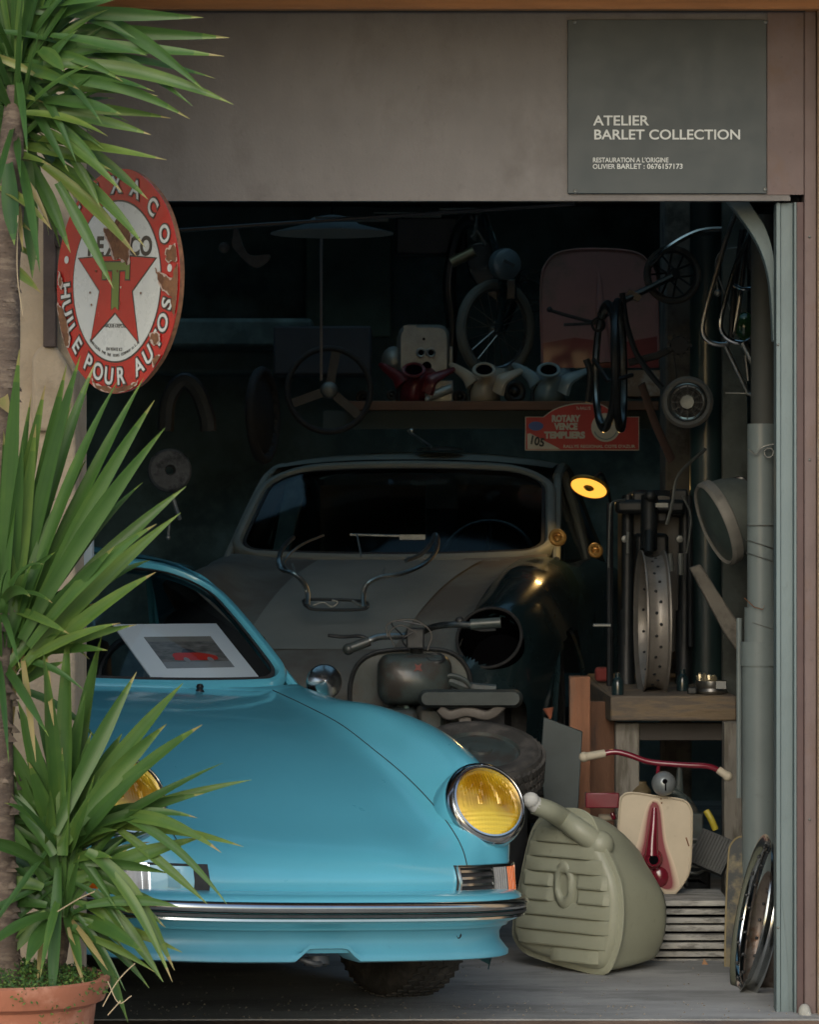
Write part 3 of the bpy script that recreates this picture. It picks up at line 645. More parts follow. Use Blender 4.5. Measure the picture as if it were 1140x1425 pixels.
# ---------------- card in the car ----------------
cf = [loc2w(p) for p in cd_c]     # bl, br, tr, tl
cf[2] = cf[3] + (cf[1] - cf[0]) * .97
def cp(u, v, d=0):
    n = (cf[1] - cf[0]).cross(cf[3] - cf[0]).normalized()
    if n.y > 0: n = -n
    return (cf[0] * (1 - u) + cf[1] * u) * (1 - v) + (cf[3] * (1 - u) + cf[2] * u) * v + n * d
car_card = MB().prism([cp(0, 0), cp(1, 0), cp(1, 1), cp(0, 1)], cp(0, 0, -.004) - cp(0, 0)).build('display_card', mat('white_card', (.92, .93, .94), .7, 0, .01), ang=20)
tag(car_card, 'white display card with a printed red car leaning inside the blue windshield', 'card')
def cpoly(name, pts, m, d=.001, k=0):
    q = [V((a, b, 0)) for a, b in pts]; q = cr(q, k, True) if k else q
    return MB().prism([cp(p.x, p.y, d) for p in q], cp(0, 0, -.0006) - cp(0, 0)).build(name, m, car_card)
cpoly('photo_print', [(.20, .40), (.84, .40), (.84, .82), (.20, .82)], mat('print_ground', (.17, .155, .14), .6, 0, .5, 20, stretch=(1, 1, 6)))
cpoly('print_road', [(.20, .40), (.84, .40), (.84, .48), (.20, .48)], mat('print_road_grey', (.3, .3, .3), .6), .0016)
cpoly('print_sky', [(.20, .75), (.84, .75), (.84, .82), (.20, .82)], mat('print_sky_grey', (.25, .23, .2), .6), .0016)
cpoly('print_car', [(.34, .53), (.36, .50), (.70, .50), (.745, .52), (.74, .555), (.66, .585), (.58, .60), (.44, .60), (.37, .595), (.34, .57)], mat('print_red', (.6, .03, .015), .5), .0022, 3)
cpoly('print_car_top', [(.44, .598), (.585, .598), (.56, .635), (.52, .65), (.475, .645)], mat('print_dark', (.05, .05, .06), .5), .0028)
for x in (.44, .665): cpoly('print_tyre', [(x + .028 * math.cos(a), .50 + .035 * math.sin(a)) for a in [i * .5236 for i in range(12)]], mat('print_grey', (.3, .28, .28), .5), .003)
ez = (cf[3] - cf[0]).normalized(); ex_ = (cf[1] - cf[0]).normalized(); en = ex_.cross(ez).normalized(); ez = en.cross(ex_)
Mc = Matrix.Translation(cp(.56, .10, .0015)) @ Matrix((ex_, ez, en)).transposed().to_4x4()
text('caption', 'Porsche Targa 2.2 S 1971', .030, mat('grey_print', (.4, .42, .44), .6), Mc, car_card, ext=.0003)
# ---------------- round enamel sign ----------------
SC = P(163, 392, -1.86); SR = 156 * (CD - 1.86) / FPX
t_ = V((.61, -.792, 0)); n_ = V((-.792, -.61, 0))
roll = R(-3)
MS = Matrix.Translation(SC) @ Matrix((t_, V((0, 0, 1)), n_)).transposed().to_4x4() @ Matrix.Rotation(roll, 4, 'Z') @ Matrix.Scale(SR, 4)
sgn = empty('enamel_sign', SC, 'round red and white enamel oil sign with star, rust chips, hanging from the pillar', 'sign')
random.seed(4)
def wob(n=140, r=1, a=.008): return [((r + a * noise.noise(V((math.cos(2 * math.pi * i / n) * 3, math.sin(2 * math.pi * i / n) * 3, 5)))) * math.cos(2 * math.pi * i / n), (r + a * noise.noise(V((math.cos(2 * math.pi * i / n) * 3, math.sin(2 * math.pi * i / n) * 3, 5)))) * math.sin(2 * math.pi * i / n), 0) for i in range(n)]
def sflat(name, pts, m, z0, z1, par=None): return MB().prism([MS @ V((p[0], p[1], z0)) for p in pts], (MS.to_3x3() @ V((0, 0, z1 - z0)))).build(name, m, par or sgn)
def scirc(r, n=96): return [(r * math.cos(2 * math.pi * i / n), r * math.sin(2 * math.pi * i / n)) for i in range(n)]
sflat('back_plate', wob(r=.99), m_rust, -.055, -.002)
sflat('red_ring', wob(), m_red, -.002, .006)
m_line = mat('black_enamel', (.015, .015, .015), .3, coat=.3)
sflat('black_ring', scirc(.725), m_line, .0065, .008)
sflat('white_disc', scirc(.71), m_white, .0085, .010)
def star(Rr, rr, cut):
    o = []
    for i in range(10):
        a = R(90 + 36 * i); q = Rr if i % 2 == 0 else rr; o.append((q * math.cos(a), q * math.sin(a)))
    # truncate the top arm at the lettering
    o = [p for p in o if p[1] < cut + .001 or True]
    return o[1:] 
def starcut(Rr, rr): o = star(Rr, rr, .2); return o
sflat('star_outline', starcut(.685, .292), m_line, .0105, .012)
sflat('star', starcut(.655, .275), m_red, .0125, .014)
Tm = mat('green_enamel', (.11, .17, .03), .35, coat=.3)
def tee(g): return [(-.22 - g, .17 + g), (.22 + g, .17 + g), (.22 + g, .02 - g), (.16 - g, .02 - g), (.16 - g, .10 - g), (.055 + g, .10 - g), (.055 + g, -.255), (0, -.225), (-.055 - g, -.255), (-.055 - g, .10 - g), (-.16 + g, .10 - g), (-.16 + g, .02 - g), (-.22 - g, .02 - g)]
sflat('tee_outline', tee(.012), m_line, .0145, .016); sflat('tee', tee(0), Tm, .0165, .018)
def stext(s, x, y, h, m, rot=0, z=.0115, off=0, sx=1, nm='lettering', rx=1):
    M = MS @ Matrix.Translation((x, y, z)) @ Matrix.Rotation(rot, 4, 'Z') @ Matrix.Diagonal((sx, 1, 1, 1))
    return text(nm, s, h / .7, m, M, None, ext=.002, off=off)
L1 = []; L2 = []
xs = [-.46, -.28, -.09, .10, .285, .47]
for c, x in zip('TEXACO', xs): L1.append(stext(c, x, .305, .165, m_line, off=.008, sx=1.0))
L1.append(stext('MARQUE DEPOSEE', 0, -.395, .036, m_line)); 
s_ = 'FABRIQUEE PAR THE TEXAS COMPANY U.S.A.'
for i, c in enumerate(s_):
    a = R(-90 + (i - len(s_) / 2 + .5) * 2.0); L1.append(stext(c, .66 * math.cos(a), .66 * math.sin(a), .026, m_line, rot=a + R(90)))
L1.append(stext('EN VENTE ICI', 0, -.605, .03, m_line))
for o in [o for o in L1 if not len(o.data.vertices)]: L1.remove(o); bpy.data.objects.remove(o)
def sj(obs, nm, m):
    for o in obs: o.data.transform(Matrix.Translation(-WL[sgn]))
    return joinmeshes(nm, obs, m, sgn)
sj(L1, 'black_lettering', m_line)
ring = [('T', -47), ('E', -25), ('X', -3), ('A', 18.5), ('C', 40), ('O', 61)]
bot = list(zip('HUILEPOURAUTOS', (-96, -107, -115, -122, -133, -150, -162.5, -175, 172, 151.5, 139.5, 127, 115, 103)))
Wt = []; Bk = []
for c, a in ring:
    t = R(90 - a); 
    Wt.append(stext(c, .855 * math.cos(t), .855 * math.sin(t), .15, m_white, rot=R(-a), z=.0115, off=.004)); Bk.append(stext(c, .855 * math.cos(t), .855 * math.sin(t), .15, m_line, rot=R(-a), z=.009, off=.018))
for c, a in bot:
    t = R(90 - a)
    Wt.append(stext(c, .855 * math.cos(t), .855 * math.sin(t), .15, m_white, rot=t + R(90), z=.0115, off=.004)); Bk.append(stext(c, .855 * math.cos(t), .855 * math.sin(t), .15, m_line, rot=t + R(90), z=.009, off=.018))
sj(Wt, 'white_lettering', m_white); sj(Bk, 'letter_outlines', m_line)
for a in (82, -77): t = R(90 - a); sflat('dot', [(.86 * math.cos(t) + .035 * math.cos(i), .86 * math.sin(t) + .035 * math.sin(i)) for i in [k * .5236 for k in range(12)]], m_white, .0095, .0125)
def zp(pts): return [((x - 600) / 361, (654 - y) / 593) for x, y in pts]
chips = [[(525, 375), (570, 370), (600, 325), (640, 335), (675, 390), (670, 560), (640, 540), (590, 530), (560, 450), (530, 410)], [(890, 500), (915, 475), (950, 470), (965, 500), (940, 540), (900, 540)],
         [(830, 580), (850, 605), (880, 620), (925, 640), (938, 590), (975, 560), (984, 640), (978, 740), (955, 840), (930, 790), (922, 720), (880, 690), (850, 640)], [(258, 790), (290, 810), (320, 900), (330, 960), (320, 1010), (296, 960), (268, 870)],
         [(480, 1185), (520, 1205), (620, 1215), (720, 1192), (745, 1175), (715, 1215), (620, 1240), (520, 1230)], [(830, 1060), (860, 1040), (880, 1060), (850, 1090)], [(262, 600), (275, 650), (272, 690), (262, 660)], [(815, 935), (850, 925), (862, 960), (830, 975)]]
m_chipr = mat('chip_edge', (.42, .32, .27), .8)
def jag(pts, k, amp, seed):
    q = cr([V((a, b, 0)) for a, b in pts], k, True)
    return [(p.x + amp * noise.noise(V((p.x * 25, p.y * 25, seed))), p.y + amp * noise.noise(V((p.x * 25, p.y * 25, seed + 9)))) for p in q]
for i, c in enumerate(chips):
    q = zp(c); cx = sum(p[0] for p in q) / len(q); cy = sum(p[1] for p in q) / len(q)
    big = [(cx + (x - cx) * 1.0 + (.018 if x > cx else -.018), cy + (y - cy) + (.012 if y > cy else -.012)) for x, y in q]
    cl = lambda L_: [(x, y) if math.hypot(x, y) < .995 else (x * .995 / math.hypot(x, y), y * .995 / math.hypot(x, y)) for x, y in L_]
    sflat('chip_edge', cl(jag(big, 7, .03, i)), m_chipr, .0185, .0195); sflat('rust_patch', cl(jag(q, 7, .03, i + 3)), m_rust, .020, .0215)
for x, y in ((610, 600), (505, 300), (482, 600), (632, 685), (450, 715), (460, 780), (392, 910), (628, 770), (750, 715)):
    q = zp([(x, y)])[0]; r_ = .012; sflat('small_chip', [(q[0] + r_ * math.cos(k) * (1 + .4 * math.sin(k * 3)), q[1] + r_ * math.sin(k)) for k in [j * .7 for j in range(9)]], m_rust if x != 632 else m_chipr, .0185, .0195)
MB().bb(P(60, 483, -1.545), P(80, 294, -1.5005)).bb(P(74, 400, -1.66), P(86, 385, -1.5)).bb(P(74, 340, -1.66), P(86, 330, -1.5)).build('bracket', mat('dark_bracket', (.05, .035, .03), .7, .2, .3, 15, bump=.3), sgn, bev=.002)
# ---------------- yucca ----------------
random.seed(11)
def leaf(mb, a, b, W, sag=.04, face=None, tint=.4, fold=.16, n=10):
    tipk = random.choice((.15, .3, .5, .6)); n = 14
    a = V(a); b = V(b); d = b - a; ln = d.length
    if face is None: face = V((random.uniform(-.5, .5), -1, random.uniform(-.2, .9)))
    pts = []
    for i in range(n + 1):
        t = i / n; p = a + d * t; p.z += sag * ln * (4 * t * (1 - t)) ; pts.append(p)
    base = len(mb.v)
    tw = random.uniform(-.5, .5)
    for i, p in enumerate(pts):
        t = i / n; tg = (pts[min(i + 1, n)] - pts[max(i - 1, 0)]).normalized()
        f = Matrix.Rotation(tw * t, 3, tg) @ face
        side = tg.cross(f).normalized(); up = side.cross(tg).normalized()
        w_ = W * .5 * ((.50 + .9 * t) if t < .4 else (.86 + .14 * math.sin((t - .4) * 3)) * (1 - ((t - .4) / .6) ** 1.6) / .86 * .86)
        w_ = max(w_, .0004)
        wv = 1 + .03 * math.sin(t * 14 + W * 900)
        mb.v += [p - side * w_ * wv + up * w_ * fold * 2, p - side * w_ * .5 + up * w_ * fold * .7, p, p + side * w_ * .5 + up * w_ * fold * .7, p + side * w_ * wv + up * w_ * fold * 2]
    for i in range(n):
        for j in range(4):
            q = base + i * 5 + j; mb.f.append((q, q + 1, q + 6, q + 5))
            tt = tint + random.uniform(-.02, .02) + (.07 if j in (0, 3) else 0)
            if i >= n - 1: tt += tipk
            elif i >= n - 2: tt += tipk * .3
            mb.c.append(min(1, tt))
def crown(name, par, org, YY, manual, nrand, rl, seed, up=.3):
    random.seed(seed); mb = MB(); mb.c = []
    for m_ in manual:
        bx, by, tx, ty, w_ = m_[:5]; tint = m_[5] if len(m_) > 5 else random.uniform(.15, .5); sag = m_[6] if len(m_) > 6 else random.uniform(.02, .07)
        y0 = YY + random.uniform(-.04, .08); y1 = YY + random.uniform(-.16, .05)
        leaf(mb, P(bx, by, y0), P(tx, ty, y1), w_ * (CD + YY) / FPX * 1.12, sag, tint=tint)
    o = P(org[0], org[1], YY)
    for i in range(nrand):
        a = random.uniform(0, 2 * math.pi); e = random.uniform(-.9, 1.3) + up
        d = V((math.cos(a) * math.cos(e), math.sin(a) * math.cos(e), math.sin(e)))
        if d.y < -.1: d.y *= .5
        L_ = rl * random.uniform(.6, 1); d.normalize()
        if d.x > 0: L_ *= 1 - .45 * d.x
        b0 = o + V((0, .03, random.uniform(-.12, .10))) + d * .02
        tip = b0 + d * L_
        if e < 0: tip.z -= .05
        leaf(mb, b0, tip, random.uniform(.016, .028), random.uniform(.0, .12), V((random.uniform(-.4, .4), -1, random.uniform(0, 1))), random.uniform(.02, .42))
    ob = mb.build(name, m_leaf, par, ang=180)
    return ob
YA = -2.25
yu = empty('yucca_plant', P(10, 1400, YA), 'tall yucca plant with three spiky green leaf crowns growing from the terracotta pot', 'plant')
m_bark = mat('yucca_bark', (.085, .062, .047), .95, 0, .35, 14, bump=1, bs=30, c2=(.15, .115, .085), c2s=20, stretch=(1, 1, 3))
tr = MB(); tr.tube([P(6, 1420, YA), P(-4, 1200, YA), P(-8, 1000, YA), P(-10, 800, YA), P(-2, 600, YA), P(4, 480, YA), P(4, 380, YA), P(10, 300, YA), P(16, 200, YA), P(20, 120, YA)], lambda t: .042 - .008 * t if t < .8 else .0356 - .1 * (t - .8), 14, k=8)
random.seed(2)
for i in range(150):   # old leaf scars
    y = random.uniform(320, 1380); a = random.uniform(0, 3.14) + math.pi
    c = P(6, y, YA) + V((.036 * math.cos(a), .036 * math.sin(a), 0)); M = frame(c, (math.cos(a), math.sin(a), .8))
    tr.add([V((-.014, 0, 0)), V((.014, 0, 0)), V((0, .02, .006))], [(0, 1, 2)], M)
tr.tube([P(50, 1420, YA + .1), P(80, 1330, YA + .1), P(86, 1230, YA + .08), P(86, 1170, YA + .05)], .022, 10, k=6)
tr.build('trunk', m_bark, yu)
A = [(45, 15, 283, 25, 20, .25, .0), (50, 38, 320, 53, 21, .3, .0), (20, 62, 312, 79, 22, .35, .01), (100, 10, 285, 127, 20, .25), (90, 60, 268, 148, 16, .3), (60, 90, 325, 146, 22, .4, .06), (50, 112, 264, 166, 18, .3, .08), (40, 150, 238, 165, 16, .45, .03), (50, 126, 220, 134, 15, .55, .03), (30, 158, 150, 190, 16, .65), (16, 190, 232, 223, 16, .6, .01), (25, 203, 155, 237, 18, .5, .04), (40, 225, 98, 352, 20, .3, .05), (85, 190, 206, 278, 18, .35, .05), (75, 225, 202, 345, 18, .4, .06), (60, 230, 190, 357, 20, .7, .05), (80, 255, 158, 402, 18, .3, .03), (95, 215, 140, 290, 14, .4),
     (12, 228, 20, 342, 27, .1, 0), (38, 225, 45, 388, 24, .2, 0), (-20, 255, 72, 320, 16, .75), (-20, 285, 43, 322, 14, .7), (-25, 318, 58, 366, 16, .65), (-25, 350, 57, 408, 18, .7), (-10, 20, 172, -3, 18, .3), (0, 45, 90, 64, 14, .2), (-30, 40, 70, 52, 12, .8), (20, -20, 75, 55, 16, .35), (55, 70, 90, 100, 22, .4), (-20, 130, 60, 143, 12, .7), (-20, 75, 60, 112, 12, .8), (30, 240, 70, 316, 10, 1.3, .02), (20, 250, 32, 350, 9, 1.2, 0), (60, 5, 190, 55, 16, .2), (70, 50, 205, 78, 16, .3), (65, 105, 215, 128, 16, .2), (60, 140, 170, 160, 18, .25), (-10, 215, 70, 230, 13, .6), (10, 95, 110, 125, 18, .35),
     (70, 30, 250, -20, 18, .3), (50, 10, 160, -40, 18, .3), (90, 75, 300, 110, 18, .28, .03), (75, 160, 210, 188, 16, .4, .03), (60, 180, 170, 268, 17, .45, .05)]
crown('crown', yu, (20, 130), YA, A, 210, .42, 21)
B = [(2, 900, 27, 486, 24, .25), (10, 900, 44, 548, 22, .3), (0, 900, 63, 536, 24, .4), (20, 880, 93, 507, 22, .3), (18, 890, 112, 495, 22, .15), (10, 900, 133, 504, 24, .25), (25, 880, 164, 530, 24, .3), (30, 870, 200, 526, 22, .25), (45, 860, 215, 557, 22, .3), (30, 890, 230, 595, 24, .28), (50, 850, 195, 647, 20, .3), (30, 890, 199, 671, 22, .15), (10, 930, 259, 677, 25, .35), (30, 930, 252, 713, 23, .45), (40, 900, 218, 729, 20, .35), (60, 880, 209, 779, 20, .3), (30, 940, 217, 796, 22, .45), (20, 930, 167, 867, 14, .5), (40, 920, 190, 869, 14, .4), (10, 900, 5, 600, 26, .25), (-5, 900, -20, 560, 24, .3), (5, 900, 32, 610, 22, .2), (20, 890, 75, 600, 22, .12), (0, 890, 18, 640, 26, .2), (10, 900, 120, 640, 24, .1), (20, 900, 150, 690, 22, .2), (20, 910, 160, 760, 22, .15), (15, 900, 50, 590, 22, .45), (5, 905, 100, 560, 20, .5, .02), (60, 890, 130, 840, 16, .4), (50, 910, 150, 905, 16, .3), (0, 960, 90, 920, 18, .2), (-20, 560, 18, 550, 40, .95, 0), (-14, 530, 12, 575, 26, .9, 0), (60, 880, 75, 1010, 9, 1.2, -.05), (30, 900, 50, 1060, 10, 1.2, .0), (20, 900, 12, 1050, 12, 1.1, 0)]
crown('crown', yu, (-8, 905), YA, B, 150, .40, 22, up=.4)
C_ = [(100, 1170, 350, 1085, 16, .42, .04), (85, 1190, 311, 1061, 16, .2), (90, 1180, 282, 1008, 26, .3), (85, 1180, 232, 1007, 26, .35), (80, 1170, 255, 950, 26, .35), (75, 1160, 190, 935, 24, .25), (90, 1180, 142, 883, 30, .3), (95, 1175, 284, 1104, 18, .15), (110, 1160, 275, 1138, 18, .3, .1), (110, 1150, 308, 1186, 20, .4, .12), (130, 1150, 339, 1178, 14, .55, .04), (90, 1230, 283, 1164, 24, .4, .02), (160, 1150, 289, 1258, 15, .45, .02), (150, 1130, 316, 1258, 14, .3, .1), (120, 1185, 243, 1350, 24, .4, .13), (125, 1190, 240, 1366, 16, .45, .12), (130, 1240, 227, 1366, 20, .4, .05), (120, 1260, 250, 1262, 16, .3, .06), (100, 1275, 200, 1325, 22, .3, .04), (95, 1270, 254, 1325, 16, .6, .03), (100, 1290, 178, 1422, 22, .3, .16), (82, 1200, 71, 1413, 19, .15, 0), (88, 1260, 114, 1353, 18, .3, .03), (70, 1280, 36, 1342, 24, .2, .04), (70, 1270, -5, 1310, 20, .2, .06), (65, 1270, 9, 1336, 20, .4, .06), (70, 1190, 10, 1130, 22, .2), (75, 1190, -10, 1075, 22, .25), (75, 1190, 5, 1020, 26, .3), (80, 1190, 25, 975, 26, .3), (82, 1190, 60, 905, 28, .35), (88, 1190, 95, 872, 30, .35), (60, 1200, -20, 1165, 20, .2), (70, 1230, -10, 1240, 22, .15), (60, 1235, 0, 1232, 20, .4, .08), (65, 1260, -20, 1265, 20, .2), (130, 1255, 200, 1275, 14, .7), (70, 1240, 70, 1100, 18, .35), (95, 1195, 125, 1110, 30, .4, 0), (100, 1180, 200, 1130, 30, .42, .02), (110, 1300, 215, 1352, 12, .5), (150, 1240, 215, 1250, 12, .3), (100, 1280, 150, 1350, 9, 1.2, .02), (95, 1290, 118, 1375, 8, 1.3, 0), (60, 1290, 52, 1370, 8, 1.2, 0), (120, 1200, 235, 1215, 16, .2, .04), (90, 1190, 170, 1020, 26, .3), (90, 1190, 210, 1065, 26, .25), (80, 1180, 120, 960, 26, .2), (84, 1190, 40, 1060, 24, .3), (120, 1220, 230, 1290, 18, .35, .06)]
crown('crown', yu, (88, 1215), YA, C_, 150, .32, 23)
m_dry = mat('dry_leaf', (.34, .27, .17), .8)
for q in ([(150, 1365), (165, 1395), (183, 1385)], [(143, 1400), (160, 1370), (175, 1352), (188, 1340)], [(150, 1412), (168, 1392)], [(80, 1268), (110, 1250), (132, 1240)], [(25, 300), (24, 380), (32, 440)]): MB().tube([P(a, b, YA - .1) for a, b in q], .0013, 5, k=4).build('dry_stalk', m_dry, yu)
# pot and ground cover
m_terra = mat('terracotta', (.30, .11, .06), .8, 0, .12, 6, bump=.3, bs=50, c2=(.42, .2, .13), c2s=7, dirt=.2)
pc = P(16, 1378, YA); pc.z = 0
h = P(16, 1374, YA - .2).z
tag(MB().lathe([(0, .005), (.13, .005), (.14, .02), (.182, h - .06), (.188, h - .055), (.20, h - .05), (.212, h - .02), (.212, h - .004), (.205, h), (.19, h - .004), (.185, h - .03), (0, h - .03)], Matrix.Translation(pc), 64).build('terracotta_pot', m_terra, ang=40), 'round terracotta plant pot with a rolled rim at the bottom left', 'pot')
mo = MB(); mo.c = []
random.seed(7)
for i in range(4200):
    a = random.uniform(0, 2 * math.pi); r = .2 * math.sqrt(random.random()) * random.choice((1, 1.06)); z = h - .015 + random.uniform(0, .05) * (1 - r * 3)
    if r > .19 and (math.cos(a) > .1): z -= random.uniform(0, .10) if math.sin(a) < -.3 and math.cos(a) > .35 and math.cos(a) < .8 else random.uniform(0, .02); r += .012
    elif r > .19: continue
    p = pc + V((r * math.cos(a), r * math.sin(a), z)); s = random.uniform(.003, .006); u = V((random.gauss(0, 1), random.gauss(0, 1), random.gauss(0, 1))).normalized(); v = u.orthogonal().normalized()
    mo.add([p, p + u * s + v * s * .5, p + u * s * 2, p + u * s - v * s * .5], [(0, 1, 2, 3)]); mo.c.append(random.uniform(.05, .6))
tag(mo.build('ground_cover', m_leaf, flatshade=True), 'small leafed creeping ground cover spilling over the pot rim', 'ground cover', kind='stuff')
# ---------------- grey car inside ----------------
m_primer = mat('grey_brown_primer', (.15, .152, .135), .7, 0, .2, 1.5, c2=(.115, .10, .085), c2s=1.6, c2t=.5, dirt=.2)
m_prim2 = mat('pale_primer', (.2, .205, .19), .7, 0, .15, 2, dirt=.1)
m_dkpaint = mat('dark_green_black_paint', (.012, .026, .03), .26, 0, .2, 3, coat=.5)
m_ghost = mat('brown_ghost', (.06, .045, .04), .7)
gy = 2.55; gx = P(450, 0, gy).x
gc = empty('grey_car', (gx, gy, .33), 'old car body in patchy grey primer with one black fender behind the blue car', 'car', rz=-.15)
sports_car(gc, m_primer, (m_dkpaint, m_primer), mat('frame_primer', (.19, .2, .18), .6, 0, .15, 3), m_dglass, False)
for sx in (1, -1):
    M = frame((sx * HL.x, HL.y, HL.z), (sx * HLN.x, HLN.y, HLN.z))
    hb = MB().lathe([(0, -.20), (.10, -.19), (.118, -.03), (.120, -.004), (.118, .0), (.115, -.004), (.112, -.03)], M, 48).build('headlight_bucket', m_void, gc, True)
    MB().torus(.116, .006, M, 48, 8).build('bucket_rim', m_rubber if sx == 1 else m_primer, hb, True)
stp = MB(); 
def hsurf(x, s):
    k = cr([(p[0], 0, p[2]) for p in T_[0]], 8); 
    for i in range(len(k) - 1):
        if k[i].x <= s <= k[i + 1].x: return k[i].z + (k[i + 1].z - k[i].z) * (s - k[i].x) / max(1e-6, k[i + 1].x - k[i].x)
    return .87
rows = [[V((a + (b - a) * i / 8, s, hsurf(0, s) + .003)) for i in range(9)] for s, a, b in [(.3 + 1.08 * j / 16, -.36 + .10 * (j / 16), .20 + .18 * (j / 16)) for j in range(17)]]
stp.grid(rows).build('pale_primer_stripe', m_prim2, gc, True)
for sx, yy in ((1, .87), (-1, .87), (1, 3.14), (-1, 3.14)):
    tag(MB().lathe([(0, .31), (.05, .31), (.05, .29), (.025, .27), (.025, .2), (.04, .18), (.11, .0), (.12, 0), (.05, .18)], Matrix.Translation(V((gx + sx * .5, gy + yy, .0)) + V((0, 0, .19))) @ Matrix.Scale(1, 4), 4).build('axle_stand', m_darkgrey), 'steel stand under the raised grey car body', 'axle stand', 'stands under the raised grey car') if False else None
for i, (sx, yy) in enumerate(((1, .95), (-1, .95), (1, 3.0), (-1, 3.0))):
    c = V((gx + sx * .5 * math.cos(.13) + yy * math.sin(.13), gy + yy, 0))
    st = MB()
    for q in range(4):
        a = R(45 + 90 * q); st.tube([c + V((.12 * math.cos(a), .12 * math.sin(a), .005)), c + V((.02 * math.cos(a), .02 * math.sin(a), .32))], .012, 6)
    st.tube([c + V((0, 0, .25)), c + V((0, 0, .44))], .018, 8).box(c + V((0, 0, .445)), (.07, .09, .02)); 
    tag(st.build('axle_stand', m_darkgrey), 'four legged dark steel stand propping up the grey car body', 'axle stand', 'stands under the grey car')
car_wheel(gc, V((.64, .80, .24)), 1, m_darkgrey)
# chrome rack on the hood of the grey car
rk = empty('luggage_rack', P(500, 850, 2.95), 'curved chrome tube rack resting on the hood of the grey car', 'rack')
RY = 3.0
MB().tube(pxs([(428, 835), (424, 825), (420, 812), (408, 800), (392, 795), (388, 782), (400, 768)], RY, 1)[:0] or cr(pxt([(408, 748, RY + .35), (395, 760, RY + .2), (388, 778, RY + .05), (392, 792, RY), (408, 798, RY - .05), (422, 810, RY - .05), (428, 825, RY - .05), (428, 842, RY - .08)]), 6), .009, 8).build('left_arm_tube', m_dullchrome, rk)
MB().tube(cr(pxt([(450, 745, RY + .35), (420, 758, RY + .15), (400, 775, RY + .02), (396, 788, RY - .02), (412, 800, RY - .05)]), 6), .005, 8).build('left_inner_tube', m_dullchrome, rk)
MB().tube(cr(pxt([(506, 845, RY - .08), (506, 826, RY - .05), (512, 812, RY - .05), (530, 803, RY - .03), (560, 798, RY), (590, 785, RY + .08), (606, 768, RY + .2), (609, 750, RY + .35), (605, 744, RY + .38), (600, 756, RY + .3), (585, 772, RY + .15), (565, 780, RY + .05)]), 6), .0085, 8).build('right_arm_tube', m_dullchrome, rk)
MB().tube(cr(pxt([(428, 844, RY - .1), (440, 848, RY - .1), (500, 848, RY - .1), (512, 843, RY - .1), (500, 836, RY), (430, 834, RY), (424, 840, RY - .05)]), 5, True), .006, 8, True).build('foot_loop', m_darkgrey, rk)
MB().tube(cr(pxt([(436, 842, RY - .06), (450, 838, RY - .06), (462, 844, RY - .06), (470, 838, RY - .06), (462, 835, RY - .06)]), 5), .004, 6).tube(pxt([(490, 836, RY - .04), (508, 846, RY - .06)]), .005, 6).tube(pxt([(407, 785, RY), (412, 798, RY - .05)]), .005, 6).tube(pxt([(536, 790, RY), (530, 802, RY - .03)]), .004, 6).build('clips', m_steel, rk)
MB().tube(pxt([(487, 744, RY + .36), (560, 746, RY + .36)]), .005, 6).bb(P(556, 751, RY + .37), P(592, 744, RY + .34)).tube(pxt([(497, 744, RY + .36), (503, 775, RY + .2)]), .004, 6).build('rear_bar', m_steel, rk)
tag(MB().tube(pxt([(568, 598, 4.6), (572, 603, 4.6), (600, 622, 4.5)]), .007, 8).ball(P(573, 600, 4.6), .013).lathe([(0, .02), (.05, .015), (.09, .008), (.1, 0), (0, 0)], Matrix.Translation(P(612, 627, 4.6)), 24).build('chrome_fixture', m_dullchrome), 'chrome arm on a round foot lying on the roof of the grey car', 'car part')
# ---------------- moped ----------------
m_gt = mat('grey_teal_paint', (.055, .072, .07), .4, .1, .25, 10, coat=.2, c2=(.05, .045, .04), c2s=8, dirt=.3)
MY = 1.9
mp = empty('old_moped', P(600, 1110, MY), 'dusty old moped with bent handlebar and wide sprung saddle between the two cars', 'moped')
MB().prism(pxs([(487, 985), (488, 950), (500, 922), (528, 907), (580, 903), (622, 906), (645, 922), (655, 950), (652, 1010), (600, 1060), (500, 1060)], MY + .25, 5), (0, .02, 0)).build('leg_shield', m_gt, mp, bev=.006)
MB().tube(cr(pxt([(487, 985, MY + .24), (488, 950, MY + .24), (500, 922, MY + .24), (528, 907, MY + .24), (580, 903, MY + .24), (622, 906, MY + .24), (645, 922, MY + .24), (655, 950, MY + .24), (652, 1010, MY + .24)]), 6), .008, 8).build('shield_rim', m_darkgrey, mp)
tk = MB().loft([[P(a + dx, b, MY + .02 + yy) for a, b in rrect(2 * rx, 2 * ry, r, 5, 577, 945)] for yy, rx, ry, r, dx in ((.22, 42, 26, 12, 0), (.18, 50, 34, 18, 0), (.05, 52, 36, 20, 0), (-.03, 50, 34, 20, 0), (-.07, 40, 24, 16, 0))])
tkk = tk.build('fuel_tank', m_gt, mp, ang=60)
MB().prism([P(582 + x, 929 + y, MY - .0495) for x, y in ((-5, -6), (0, -3), (5, -6), (3, 0), (6, 5), (0, 3), (-6, 5), (-3, 0))], (0, -.004, 0)).build('red_badge', mat('faded_red', (.16, .03, .025), .5), mp)
MB().torus(.028, .006, frame(P(606, 916, MY - .02), (0, -.5, 1)), 24, 6, sx=1).build('filler_ring', m_darkgrey, mp)
MB().tube(cr(pxt([(484, 902, MY), (510, 892, MY), (530, 886, MY + .02), (560, 885, MY + .05), (585, 880, MY + .08), (605, 872, MY + .05), (630, 869, MY), (660, 870, MY - .02)]), 5), .011, 10).build('handlebar', m_dullchrome, mp)
